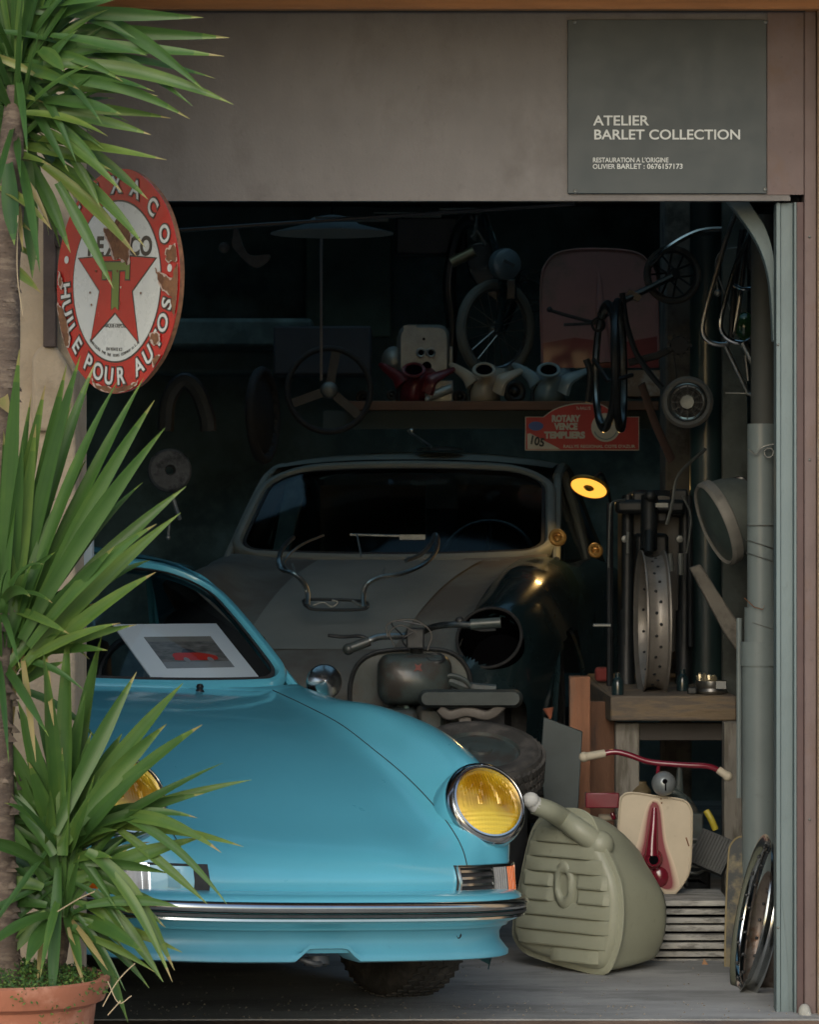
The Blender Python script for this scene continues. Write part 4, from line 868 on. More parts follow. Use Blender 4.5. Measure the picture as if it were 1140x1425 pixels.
MB().tube(pxt([(655, 869, MY - .02), (697, 866, MY - .03)]), .018, 12).build('grip', m_gt, mp); MB().tube(pxt([(514, 892, MY), (487, 902, MY - .01)]), .017, 12).ball(P(485, 903, MY - .01), .02).build('grip', m_gt, mp)
MB().tube(cr(pxt([(457, 884, MY - .05), (478, 886, MY - .03), (500, 885, MY), (516, 890, MY)]), 4), .006, 6).tube(cr(pxt([(690, 876, MY - .05), (670, 877, MY - .03), (650, 872, MY)]), 4), .005, 6).build('brake_levers', m_darkgrey, mp)
MB().box(P(578, 888, MY + .05), (.06, .05, .07)).tube(pxt([(578, 895, MY + .05), (582, 915, MY + .1)]), .02, 10).ball(P(640, 864, MY), .016).build('stem', m_darkgrey, mp, bev=.006)
cb = MB()
for pts in ([(560, 884), (545, 868), (555, 864), (590, 870)], [(540, 886), (540, 868), (575, 862), (600, 880), (595, 905)], [(550, 900), (542, 880), (558, 870), (580, 880)], [(570, 905), (560, 890), (575, 880)]): cb.tube(cr([P(a, b, MY - .02) for a, b in pts], 5), .0028, 5)
cb.build('cables', m_black, mp)
sd = MB().loft([[P(655 + a, 972 + b, MY - .12 + yy) for a, b in rrect(2 * rx, 2 * ry, ry * .95, 6)] for yy, rx, ry in ((.24, 20, 6), (.22, 34, 10), (.12, 55, 12), (.02, 72, 13), (-.03, 73, 13), (-.06, 68, 9))])
sdl = sd.build('saddle', mat('saddle_rubber', (.035, .048, .048), .6, 0, .3, 12, dirt=.3), mp, ang=60)
MB().tube(cr(pxt([(600, 952, MY), (625, 948, MY), (650, 956, MY), (690, 960, MY)]), 5), .018, 8).tube(cr(pxt([(608, 950, MY - .02), (625, 940, MY - .02), (645, 945, MY - .02), (655, 955, MY - .02)]), 5), .008, 8).build('front_cushion', m_gt, mp)
MB().tube(cr(pxt([(612, 985, MY - .15), (625, 995, MY - .15), (650, 990, MY - .15), (680, 995, MY - .15), (700, 980, MY - .15)]), 5), .018, 8, flat=.5).bb(P(638, 1010, MY - .1), P(656, 985, MY - .14)).build('saddle_bracket', mat('brown_grey_iron', (.11, .1, .09), .6, .3, .25, 15), mp, bev=.003)
MB().tube(pxt([(646, 1005, MY - .1), (650, 1030, MY)]), .012, 8).tube(pxt([(642, 1008, MY - .13), (638, 1015, MY - .13), (656, 1015, MY - .13), (658, 1010, MY - .13)]), .006, 6).build('saddle_post', m_dullchrome, mp)
MB().box(P(560, 1010, MY), (.10, .3, .12)).box(P(600, 1000, MY + .05), (.10, .2, .10)).tube(pxt([(560, 970, MY + .1), (565, 1050, MY + .1)]), .03, 10).build('frame_block', m_gt, mp, bev=.02)
MB().ball(P(566, 1000, MY - .02), (.018, .02, .045)).build('side_reflector', mat('dull_green', (.08, .12, .1), .4), mp)
# flat wheel leaning behind the blue fender
def tyrething(name, c, nrm, Rr, w_, lab, cat, tread=True, hub=m_gt, group=None):
    t = empty(name, c, lab, cat, group); M = frame(c, nrm)
    ty = MB().lathe([(Rr * .62, -w_ * .45), (Rr * .80, -w_ * .56), (Rr * .95, -w_ * .5), (Rr, -w_ * .3), (Rr, w_ * .3), (Rr * .95, w_ * .5), (Rr * .91, w_ * .505), (Rr * .90, w_ * .53), (Rr * .80, w_ * .56), (Rr * .78, w_ * .54), (Rr * .70, w_ * .53), (Rr * .62, w_ * .45)], M, 64, closed=True).build('tyre', m_tyre, t, ang=50)
    if tread:
        mb = MB()
        for i in range(56):
            for q in (-.28, 0, .28): mb.box((0, 0, 0), (.012, .018, .022), M @ Matrix.Rotation(2 * math.pi * (i + (q != 0) * .5) / 56, 4, 'Z') @ Matrix.Translation((Rr, 0, q * w_)) @ Matrix.Rotation(.4 * (1 if q > 0 else -1), 4, 'X'))
        mb.build('tread', m_tyre, ty)
    h = Rr * .62
    MB().lathe([(h, w_ * .45), (h * .97, w_ * .36), (h * .9, w_ * .34), (h * .72, w_ * .44), (h * .6, w_ * .42), (h * .5, w_ * .46), (h * .3, w_ * .44), (h * .28, w_ * .5), (h * .1, w_ * .52), (0, w_ * .5)], M, 48).build('rim', hub, t, ang=50)
    return t
tyrething('spare_wheel', P(668, 1062, 1.3), (.05, -.38, .92), .20, .11, 'dusty spare wheel lying flat with its grey hub cap up behind the yellow headlight', 'wheel')
tag(MB().lathe([(0, -.32), (.14, -.32), (.15, -.3), (.15, -.01), (.14, 0), (0, 0)], Matrix.Translation(P(668, 1085, 1.34)), 40).build('oil_drum', m_darkgrey), 'dark drum under the spare wheel', 'drum')
# ---------------- back shelf ----------------
SY = 4.6
sh = empty('wall_shelf', P(670, 575, SY), 'wooden wall shelf above the grey car holding scooter fenders and an engine casing', 'shelf')
m_shw = mat('reddish_shelf_wood', (.16, .085, .055), .8, 0, .3, 6, bump=.4, stretch=(.4, 4, 4))
MB().bb(P(480, 571, SY), P(905, 563, SY + .5)).build('board', m_shw, sh, bev=.003)
MB().bb(P(450, 597, SY + .05), P(905, 572, SY + .09)).build('fascia', mat('dark_teal_board', (.03, .05, .052), .7), sh)
# engine casing
SH = 562
eg = empty('engine_casing', P(590, SH, SY + .25), 'pale grey cast engine casing with two round ports on the shelf', 'engine')
MB().loft([[P(590 + dx + a, 490 + b, SY + yy) for a, b in rrect(2 * rx, 2 * ry, r, 5)] for yy, rx, ry, r, dx in ((.35, 22, 28, 18, -6), (.3, 34, 36, 22, -4), (.2, 36, 38, 22, 0), (.14, 36, 38, 16, 0), (.12, 32, 34, 14, 0))]).bb(P(562, 528, SY + .22), P(580, 453, SY + .115)).build('crankcase', m_alu, eg, ang=50)
MB().ball(P(548, 503, SY + .25), (.052, .06, .062)).build('flywheel_cover', m_alu, eg)
for x in (586, 600): MB().torus(.016, .005, frame(P(x, 491, SY + .115), (0, -1, 0)), 20, 8).build('port_ring', m_alu, eg); MB().lathe([(0, 0), (.014, 0)], frame(P(x, 491, SY + .114), (0, -1, 0)), 16).build('port_hole', m_void, eg)
MB().lathe([(0, .002), (.006, .002), (.006, 0)], frame(P(590, 472, SY + .118), (0, -1, 0)), 12).lathe([(0, .002), (.02, .002), (.02, 0)], frame(P(594, 510, SY + .118), (0, -1, 0)), 16).build('dark_holes', m_void, eg)
MB().box(P(622, 500, SY + .2), (.05, .1, .1)).tube(pxt([(610, 472, SY + .15), (624, 473, SY + .15)]), .012, 8).box(P(610, 545, SY + .12), (.12, .1, .09)).tube(pxt([(593, 554, SY + .05), (630, 540, SY + .05)]), .02, 8).ball(P(595, 556, SY + .03), .012).build('side_cover', m_alu, eg, bev=.015)
# three scooter horn fenders
def hornfender(x, m, lab, w_=1.0):
    t = empty('scooter_fender', P(x, SH, SY + .05), lab, 'fender', 'scooter fenders on the shelf')
    YY = SY + .02
    # curved cowl: rows from base to top with arms
    Q = lambda a, b, y: P(x + a * w_, b, YY + y)
    rows = []
    prof = [(562, -27, 20, .0), (550, -26, 19, -.01), (538, -24, 20, -.02), (528, -20, 26, -.01), (520, -22, 34, .02), (513, -10, 30, .06)]
    for b, l, r_, y in prof:
        rows.append([Q(l + (r_ - l) * i / 8, b, y + .10 * (abs(i - 4) / 4) ** 2) for i in range(9)])
    MB().grid(rows).build('cowl', m, t, ang=80, solid=.005)
    MB().tube(cr([Q(14, 545, .03), Q(22, 530, .02), Q(38, 521, .03), Q(58, 512, .06)], 5), lambda q: .034 * (1 - q) + .008, 10, flat=.6).build('arm', m, t)
    MB().tube(cr([Q(-18, 535, .03), Q(-26, 524, .04), Q(-42, 512, .06), Q(-50, 507, .08)], 5), lambda q: .026 * (1 - q) + .008, 10, flat=.6).build('arm', m, t)
    MB().torus(.032, .006, Matrix.Translation(Q(-2, 515, -.02)) @ Matrix.Rotation(R(55), 4, 'X') @ Matrix.Diagonal((1.3, 1, 1, 1)), 24, 8).build('hole_rim', m, t)
    MB().lathe([(0, 0), (.031, .001)], Matrix.Translation(Q(-2, 515, -.018)) @ Matrix.Rotation(R(55), 4, 'X') @ Matrix.Diagonal((1.3, 1, 1, 1)), 24).build('headlamp_hole', m_void, t)
    MB().tube(cr([Q(-22, 558, -.03), Q(-22, 545, -.035), Q(-17, 535, -.035)], 4), .0025, 6).build('chrome_strip', m_chrome, t)
hornfender(578, mat('dull_red_paint', (.12, .014, .02), .4, coat=.3), 'dull red scooter fender at the left end of the shelf row')
hornfender(676, mat('ivory_paint', (.4, .36, .29), .4, coat=.3), 'ivory scooter fender in the middle of the shelf row')
hornfender(766, mat('pale_blue_paint', (.2, .29, .33), .4, coat=.3), 'pale blue scooter fender at the right of the shelf row', 1.05)
for x, y, r in ((716, 545, .05), (505, 553, .03), (640, 552, .03), (545, 550, .022)):
    tag(MB().torus(r * .7, r * .3, frame(P(x, y, SY + .2), (.3, -1, .1)), 24, 8).ball(P(x, y, SY + .2), r * .45).build('small_engine_part', m_darkgrey), {716: 'dark ring shaped part behind the ivory fender on the shelf', 505: 'small dark ring part at the left end of the shelf by the steering wheel', 640: 'small dark ring part between the red and ivory fenders', 545: 'smallest dark ring part on the shelf left of the red fender'}[x], 'engine part')
# spoked wheels
def spoked(name, c, nrm, Rr, tr, lab, cat, ns=18, mt=m_tyre, mrim=m_dullchrome, spr=.0016, up=V((0, 0, 1)), rimw=.012, par=None):
    t = par or empty(name, c, lab, cat); M = frame(c, nrm, up)
    w_ = MB().torus(Rr - tr, tr, M, 56, 10).build('tyre', mt, t)
    MB().torus(Rr - 2 * tr, rimw * .5, M, 56, 6, sz=1.6).build('rim', mrim, t)
    h = MB().lathe([(0, .035), (.012, .035), (.012, .025), (.022, .024), (.022, .018), (.012, .016), (.012, -.016), (.022, -.018), (.022, -.024), (.012, -.025), (.012, -.035), (0, -.035)], M, 20).build('hub', mrim, t)
    s = MB()
    for i in range(ns):
        a = 2 * math.pi * i / ns; b = a + (.5 if i % 2 else -.5); z = .02 if i % 4 < 2 else -.02
        s.tube([M @ V((.02 * math.cos(b), .02 * math.sin(b), z)), M @ V(((Rr - 2 * tr) * math.cos(a), (Rr - 2 * tr) * math.sin(a), 0))], spr, 4)
    s.build('spokes', mrim, t)
    return t
HY = 4.75
hm = empty('hanging_moped', P(690, 520, HY), 'dark moped standing high on the shelf with round headlamp and spoked front wheel', 'moped')
spoked('', P(690, 458, HY), (.62, -.78, -.05), .205, .022, '', '', 20, mat('grey_tyre', (.13, .14, .13), .8), m_dullchrome, .002, par=hm)
MB().tube(cr(pxt([(672, 300, HY), (690, 350, HY - .05), (700, 400, HY - .1), (694, 462, HY - .1)]), 5), .017, 8).tube(cr(pxt([(720, 380, HY + .1), (716, 420, HY + .1), (700, 462, HY + .05)]), 5), .013, 8).build('fork', m_dkpaint, hm)
MB().lathe([(0, .012), (.045, .008), (.062, -.004), (.066, -.02), (.062, -.05), (.03, -.11), (0, -.12)], frame(P(707, 368, HY - .18), (.45, -.9, -.05)), 36).build('headlamp', mat('teal_headlamp', (.12, .16, .18), .4, coat=.3), hm)
MB().box(P(707, 367, HY - .2) + V((.005, -.012, 0)), (.05, .012, .012), rot=Matrix.Rotation(R(28), 4, 'Y')).build('lamp_slot', m_darkgrey, hm)
MB().prism(pxs([(655, 340), (695, 345), (700, 420), (680, 412), (662, 395), (650, 370)], HY, 4), (0, .06, 0)).bb(P(700, 418, HY), P(718, 390, HY + .1)).build('frame_panel', m_dkpaint, hm, bev=.008)
MB().tube(pxt([(628, 366, HY - .05), (660, 350, HY - .05)]), .022, 12).build('grip', mat('brass_tube', (.22, .2, .13), .4, .6), hm)
MB().tube(pxt([(664, 300, HY), (660, 335, HY)]), .008, 8).tube(pxt([(678, 300, HY), (686, 345, HY)]), .008, 8).tube(pxt([(655, 330, HY), (664, 322, HY), (676, 340, HY)]), .006, 6).build('hanging_straps', m_steel, hm)
MB().tube(cr([P(662 + 0, 300, HY), P(640, 320, HY + .1), P(625, 390, HY + .15), P(630, 450, HY + .15), P(625, 520, HY + .15)], 4), .03, 8).box(P(600, 330, HY + .3), (.3, .15, .16)).build('rear_frame', m_black, hm, bev=.02)
wr = MB()
for i in range(7):
    c = P(735 + random.uniform(-12, 12), 400 + random.uniform(-15, 15), HY + .1); r = random.uniform(.03, .07)
    wr.torus(r, .002, frame(c, (random.uniform(-.3, .3), -1, random.uniform(-.3, .3))), 20, 4)
tag(wr.build('wire_coil', m_darkgrey), 'loose coil of dark wire between the spoked wheel and the pink leg shield', 'wire')
# pink leg shield panel
LY = 4.7
lg = empty('leg_shield', P(838, 520, LY), 'faded pink scooter leg shield fading to red at its foot, upright behind the shelf', 'leg shield')
m_pink = mat('faded_pink', (.34, .17, .16), .6, 0, .15, 4, c2=(.22, .14, .12), c2s=4)
out = [(755, 510), (753, 400), (762, 365), (785, 350), (835, 347), (885, 352), (905, 370), (914, 400), (917, 500), (912, 512)]
MB().prism(cr(px(out, LY), 4)[:], (0, .012, 0)).build('panel', m_pink, lg, bev=.004)
MB().tube(cr(px(out[:-1], LY - .002), 5), .006, 6).build('rim', m_pink, lg)
MB().tube(pxt([(833, 372, LY + .01), (836, 440, LY - .01), (842, 505, LY - .02)]), lambda t: .008 + .028 * t, 10).build('centre_ridge', m_pink, lg)
MB().prism(px([(756, 478), (800, 470), (860, 478), (916, 468), (917, 512), (756, 512)], LY - .003), (0, .002, 0)).build('red_foot', mat('deep_red_paint', (.2, .03, .035), .5, coat=.2), lg)
tag(MB().tube(cr(pxt([(762, 431, LY - .12), (800, 442, LY - .12), (830, 448, LY - .12), (850, 435, LY - .2)]), 4), .007, 6).tube(pxt([(785, 452, LY - .12), (830, 450, LY - .12)]), .006, 6).ball(P(765, 431, LY - .12), .012).build('control_lever', m_darkgrey), 'dark lever rod sticking out in front of the pink leg shield', 'lever')
# shelf clutter right: papers, box
tag(MB().box(P(890, 535, SY + .2), (.16, .2, .11)).build('card_box', mat('brown_card', (.24, .17, .12), .9, c2=(.4, .37, .33), c2s=12), bev=.004), 'worn cardboard box at the right end of the shelf behind the thin wheels', 'box')
tag(MB().box(P(900, 492, SY + .3), (.14, .2, .05)).build('paper_stack', mat('paper_grey', (.3, .33, .33), .9)), 'pale paper stack on the cardboard box at the right end of the shelf', 'paper')
# ---------------- rally plate ----------------
RYY = 4.45
rp_ = empty('rally_plate', P(810, 628, RYY), 'red rally plate numbered 105 and lettered ROTARY VENCE TEMPLIERS under the shelf', 'sign')
m_rred = mat('rally_red', (.5, .03, .025), .5, 0, .06); m_rw = mat('rally_cream', (.55, .5, .4), .5)
po = [(731, 627), (731, 580), (756, 580)] + [(p.x, p.y) for p in cr([(756, 580, 0), (772, 569, 0), (795, 562, 0), (815, 561, 0), (838, 563, 0), (855, 574, 0), (868, 580, 0)], 4)] + [(890, 580), (890, 627)]
def inset(q, k=.985): cx, cy = 810, 597; return [(cx + (a - cx) * k, cy + (b - cy) * (k - .03)) for a, b in q]
MB().prism(px(po, RYY), (0, .006, 0)).build('border', m_rw, rp_)
MB().prism(px(inset(po), RYY - .002), (0, .0015, 0)).build('red_field', m_rred, rp_)
MB().prism(px([(734, 604), (738, 603), (780, 625), (734, 625)], RYY - .0035), (0, .0012, 0)).build('number_field', m_rw, rp_)
MB().lathe([(0, .001), (.058, .001), (.058, 0)], frame(P(843, 595, RYY - .003), (0, -1, 0)), 40).build('round_emblem', m_rw, rp_)
mg_ = mat('grey_print_ink', (.2, .25, .24), .6); MB().lathe([(.045, .0012), (.050, .0012)], frame(P(843, 595, RYY - .004), (0, -1, 0)), 40, a0=R(200), a1=R(340)).lathe([(0, .0012), (.022, .0012)], frame(P(843, 590, RYY - .004), (0, -1, 0)), 24).build('emblem_print', mg_, rp_)
MB().lathe([(0, .001), (.03, .001), (.03, 0)], frame(P(746, 593, RYY - .003), (0, -1, 0)) @ Matrix.Diagonal((1, .62, 1, 1)), 30).build('blue_oval', mat('blue_print', (.04, .09, .28), .5), rp_)
for s_, y, wd, x in (('ROTARY', 583, 40, 768), ('VENCE', 594, 33, 772), ('TEMPLIERS', 606, 57, 758)): ptext('lettering', s_, x, y, 8.5, rp_, m_rw, RYY - .004, wd, .0022)
ptext('number', '105', 737, 612, 11.5, rp_, mat('black_ink', (.02, .02, .02), .6), RYY - .0055, 20, .0015, rot=R(-12))
ptext('lettering', "RALLYE REGIONAL COTE D'AZUR", 784, 621.5, 4, rp_, m_rw, RYY - .004, 100, .0004)
ptext('lettering', '7e RALLYE', 802, 568.5, 4, rp_, m_rw, RYY - .004, 20, .0003)
# ---------------- pendant lamp ----------------
pn = empty('pendant_lamp', P(462, 325, 3.2), 'flat pale conical pendant lamp shade hanging under the ceiling', 'lamp')
MB().lathe([(.012, .07), (.07, .06), (.10, .035), (.225, .004), (.226, 0), (.222, 0), (.1, .03), (0, .035)], Matrix.Translation(P(462, 326, 3.2)), 48).build('shade', mat('lamp_enamel', (.3, .34, .33), .5), pn)
MB().tube([P(462, 318, 3.2), P(462, 250, 3.2)], .004, 6).build('cord', m_black, pn)
tag(MB().tube(pxt([(447, 332, 3.6), (447, 530, 3.6)]), .0055, 8).build('vertical_rod', mat('grey_rod', (.2, .18, .17), .5)), 'thin grey vertical rod hanging below the pendant lamp down to the steering wheel', 'rod')
# steering wheel on wall
swt = empty('steering_wheel', P(458, 545, 4.2), 'dark three spoke steering wheel standing left of the shelf', 'steering wheel')
M = frame(P(458, 543, 4.2), (.12, -1, 0))
MB().torus(.165, .012, M, 48, 10).build('rim', m_rubber, swt)
s3 = MB()
for a in (80, 200, 320): s3.box((0, 0, 0), (.14, .035, .006), M @ Matrix.Rotation(R(a), 4, 'Z') @ Matrix.Translation((.085, 0, 0)))
s3.build('spokes', m_darkgrey, swt); MB().lathe([(0, .03), (.02, .028), (.03, .02), (.035, 0)], M, 24).build('hub', m_steel, swt)
tag(MB().box(P(450, 490, 4.8), (.4, .3, .2)).build('dark_crate', mat('blue_black', (.03, .04, .055), .7), bev=.01), 'dark bluish crate behind the steering wheel', 'crate')
tag(MB().torus(.17, .02, frame(P(366, 578, 3.9), (.97, -.25, .02)), 48, 8).lathe([(0, .02), (.15, .0), (.16, -.01), (0, -.02)], frame(P(366, 578, 3.9), (.97, -.25, .02)), 32).build('leaning_tyre', m_rubber, ang=50), 'dark narrow wheel seen edge on left of the steering wheel', 'wheel')
# things on the left wall
tag(MB().lathe([(.014, .01), (.018, .02), (.063, .02), (.07, .012), (.07, -.012), (.014, -.012)], frame(P(236, 655, 1.6), (.2, -1, .1)), 40, closed=True).build('brake_disc', mat('dusty_iron', (.06, .06, .058), .8, .3, .3, 20, c2=(.02, .02, .02), c2s=22, c2t=.55), ang=40), 'dusty round iron disc hanging left above the blue car', 'car part')
tag(MB().tube(cr(pxt([(240, 690, 1.6), (246, 710, 1.58), (250, 722, 1.55)]), 4), .007, 6).ball(P(234, 748, 1.6), .008).tube(pxt([(236, 722, 1.6), (234, 748, 1.6)]), .004, 6).build('hanging_chain', m_steel), 'short hanging chain below the iron disc', 'chain')
tag(MB().tube(cr(pxt([(230, 600, 3.2), (235, 555, 3.2), (255, 530, 3.2), (275, 545, 3.2), (288, 580, 3.2), (290, 600, 3.2)]), 5), .03, 8).build('inner_tube', m_darkgrey), 'dark rubber tube hung in an arch on the wall right of the enamel sign', 'tube')
tag(MB().prism(pxs([(318, 312), (325, 322), (322, 340), (330, 352), (352, 372), (370, 366), (375, 354), (350, 356), (338, 342), (332, 322)], 3.2, 4), (0, .04, 0)).ball(P(312, 345, 3.2), .02).build('clamp_bracket', mat('dusty_beige_metal', (.13, .12, .11), .8, .2, .3, 20), bev=.006), 'dusty curved clamp bracket hanging high on the left of the garage', 'bracket')
# ---------------- yellow work lamp ----------------
LYY = 3.9
wl = empty('work_lamp', P(820, 690, LYY), 'lit yellow work lamp glowing beside the grey car roof', 'lamp')
Ml = frame(P(820, 678, LYY), (-.30, -.50, -.80), V((0, 0, 1)))
m_em = bpy.data.materials.new('lamp_glow'); m_em.use_nodes = True; b = m_em.node_tree.nodes['Principled BSDF']; b.inputs['Base Color'].default_value = (.9, .6, .1, 1); b.inputs['Emission Color'].default_value = (1, .47, .06, 1); b.inputs['Emission Strength'].default_value = 1.0
MB().lathe([(.02, .004), (.066, .004), (.066, 0)], Ml @ Matrix.Diagonal((1.1, 1, 1, 1)), 40).build('glowing_disc', m_em, wl)
MB().lathe([(0, .012), (.014, .010), (.02, .004)], Ml, 20).lathe([(.067, .006), (.074, .002), (.074, -.006), (.05, -.02), (0, -.03)], Ml @ Matrix.Diagonal((1.1, 1, 1, 1)), 40).build('shade', mat('brass_shade', (.35, .22, .05), .4, .5), wl)
MB().tube(cr(pxt([(822, 672, LYY), (838, 660, LYY + .2), (850, 700, LYY + .3), (850, 760, LYY + .3)]), 5), .006, 6).build('stalk', m_black, wl)
for x, y, r, l in ((776, 748, .035, 'amber ring standing in for an orange reflection in the side window of the grey car'), (829, 766, .03, 'small amber cup standing in for an orange reflection beside the grey car door')):
    tag(MB().torus(r * .7, r * .3, frame(P(x, y, 3.6), (.2, -1, .3)), 20, 8).ball(P(x, y + 3, 3.62), r * .6).build('lamp_reflection', mat('lamp_reflection', (.5, .26, .06), .5, .3)), l, 'part')  # amber shapes modelled in place of the work lamp's orange reflections

ll = bpy.data.lights.new('work_lamp_light', 'AREA'); ll.shape = 'DISK'; ll.size = .11; ll.energy = .6; ll.color = (1, .62, .22)
lo = bpy.data.objects.new('work_lamp_light', ll); col.objects.link(lo); lo.location = Ml @ V((0, 0, .02)); lo.rotation_euler = (Ml.to_3x3() @ V((0, 0, -1))).to_track_quat('Z', 'Y').to_euler()
# ---------------- right side: column and pipes ----------------
def cyl(px0, px1, py0, py1, Y, n=28):
    a = P(px0, py0, Y); b = P(px1, py1, Y); r = (b.x - a.x) / 2
    return MB().tube([V((a.x + r, Y, b.z)), V((a.x + r, Y, a.z))], r, n), r, a.x + r
m_conc = mat('old_concrete', (.15, .14, .12), .95, 0, .25, 6, bump=.8, bs=25, c2=(.07, .065, .055), c2s=7)
tag(MB().bb(P(926, 1260, 3.7), (P(963, 0, 3.7).x, 4.0, 2.86)).build('concrete_column', m_conc, bev=.01), 'cracked grey concrete column beside the dark teal pipe', 'column')
m_teal = mat('dark_teal_paint', (.022, .045, .048), .45, 0, .25, 3, coat=.2)
mb, r, x = cyl(960, 1006, 60, 1000, 2.9)
for y in (330,): mb.lathe([(r, 0), (r + .006, .005), (r + .006, .02), (r, .025)], Matrix.Translation(P(983, y, 2.9)), 28)
tag(mb.build('dark_downpipe', m_teal), 'dark teal vertical pipe between the concrete column and the paler pipes', 'pipe')
tag(MB().bb(P(1006, 1250, 2.3), (P(1040, 0, 2.3).x, 2.35, 2.86)).bb(P(1046, 1260, 2.2), (1.74, 2.25, 1.62)).build('wall_panel', mat('grey_green_board', (.07, .08, .072), .9, 0, .4, 6, bump=.4, c2=(.035, .04, .035), c2s=5)), 'stained grey green board wall behind the right pipes', 'board')
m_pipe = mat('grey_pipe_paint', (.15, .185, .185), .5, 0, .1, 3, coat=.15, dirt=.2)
pi = empty('grey_downpipe', P(1058, 1260, 1.1), 'grey plastic downpipe with wire bands just left of the shutter guide', 'pipe')
mb, r, x = cyl(1040, 1079, 590, 850, 1.1); mb.build('upper_pipe', m_pipe, pi)
mb, r, x = cyl(1033, 1081, 905, 1300, 1.1); mb.build('lower_pipe', m_pipe, pi)
mb, r, x = cyl(1031, 1083, 893, 926, 1.1); mb.build('collar', m_pipe, pi)
mb, r, x = cyl(1036, 1081, 845, 895, 1.1); mb.build('socket', m_pipe, pi)
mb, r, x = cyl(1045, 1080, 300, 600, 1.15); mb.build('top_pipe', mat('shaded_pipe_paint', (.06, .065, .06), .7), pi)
for y, dz in ((758, .02), (776, .02), (870, .02), (731, 0)):
    M = Matrix.Translation(P(1059, y, 1.1)) @ Matrix.Rotation(R(18 if y != 731 else 0), 4, 'Y'); MB().torus(.0475 if y < 850 else .05, .0018, M, 40, 6).build('wire_band', m_steel, pi)
MB().tube(pxt([(1036, 832, 1.04), (1050, 845, 1.04), (1062, 848, 1.04), (1064, 842, 1.04), (1060, 846, 1.04)]), .0016, 5).build('copper_wire_tie', mat('copper_wire', (.35, .16, .08), .4, .8), pi)
MB().torus(.014, .003, frame(P(1070, 630, 1.03), (0, -1, 0)), 20, 6).tube(cr(pxt([(1042, 625, 1.04), (1052, 632, 1.04), (1062, 622, 1.03), (1078, 618, 1.03)]), 4), .0025, 5).build('hook_ring', m_steel, pi)
tag(MB().tube(pxt([(1029, 1110, 1.2), (1029, 860, 1.2)]), .009, 10).build('thin_conduit', m_pipe), 'thin grey conduit running up beside the grey downpipe', 'conduit')
# hanging chrome frame
hf = empty('bent_chrome_tubing', P(1030, 470, 1.6), 'looped chrome tube frame hanging at the top right in front of the pipes', 'tube frame')
FYY = 1.6
MB().tube(cr(pxt([(1027, 290, FYY), (1012, 330, FYY), (996, 385, FYY), (983, 430, FYY), (978, 460, FYY), (986, 475, FYY), (1004, 480, FYY), (1016, 474, FYY), (1026, 440, FYY), (1036, 370, FYY), (1044, 320, FYY + .02)]), 6), .0085, 10).build('rear_loop', m_dullchrome, hf)
MB().tube(cr(pxt([(1046, 322, FYY - .05), (1026, 365, FYY - .05), (1012, 410, FYY - .05), (1003, 448, FYY - .05), (1007, 466, FYY - .05), (1022, 476, FYY - .05), (1040, 476, FYY - .05), (1050, 462, FYY - .05), (1056, 420, FYY - .05), (1064, 370, FYY - .05), (1066, 350, FYY - .05)]), 6), .0085, 10).build('front_loop', m_chrome, hf)
MB().tube(cr(pxt([(1022, 397, FYY - .05), (1032, 402, FYY - .06), (1046, 402, FYY - .06), (1057, 399, FYY - .05)]), 4), .006, 8).build('cross_bar', m_chrome, hf)
MB().tube(pxt([(1034, 477, FYY - .05), (1052, 512, FYY - .05), (1068, 552, FYY - .05), (1076, 562, FYY - .05)]), .011, 8).build('lower_tube', m_dullchrome, hf)
MB().tube(pxt([(1009, 480, FYY), (1026, 516, FYY), (1042, 548, FYY), (1074, 560, FYY - .05)]), .007, 8).tube(pxt([(1038, 495, FYY), (1042, 530, FYY)]), .006, 8).build('long_tube', m_dullchrome, hf)
MB().tube(pxt([(1034, 320, FYY), (1022, 400, FYY), (1018, 470, FYY)]), .01, 8).tube(pxt([(1040, 330, FYY - .02), (1028, 430, FYY)]), .006, 8).build('dark_stays', m_black, hf)
MB().tube(cr(pxt([(1000, 410, FYY), (996, 370, FYY), (1004, 350, FYY), (1030, 344, FYY)]), 4), .003, 6).tube(pxt([(998, 380, FYY), (1020, 440, FYY)]), .003, 6).ball(P(999, 408, FYY), .012).build('cable', m_steel, hf)
tag(MB().tube(pxt([(1010, 547, 1.6), (1050, 548, 1.6)]), .003, 6).build('small_hook', m_steel), 'thin metal peg on the right wall below the chrome frame', 'hook')
tag(MB().tube(cr(pxt([(1048, 345, 1.9), (1048, 370, 1.9), (1060, 374, 1.9), (1064, 340, 1.9)]), 4), .02, 8).build('dark_cloth', m_black), 'dark rag hanging behind the chrome frame', 'rag')
tag(MB().ball(P(1037, 455, 2.1), (.035, .03, .05)).build('green_bottle', mat('green_glass', (.02, .06, .02), .2, 0, .1, coat=.5)), 'green glass bottle behind the chrome frame', 'bottle')
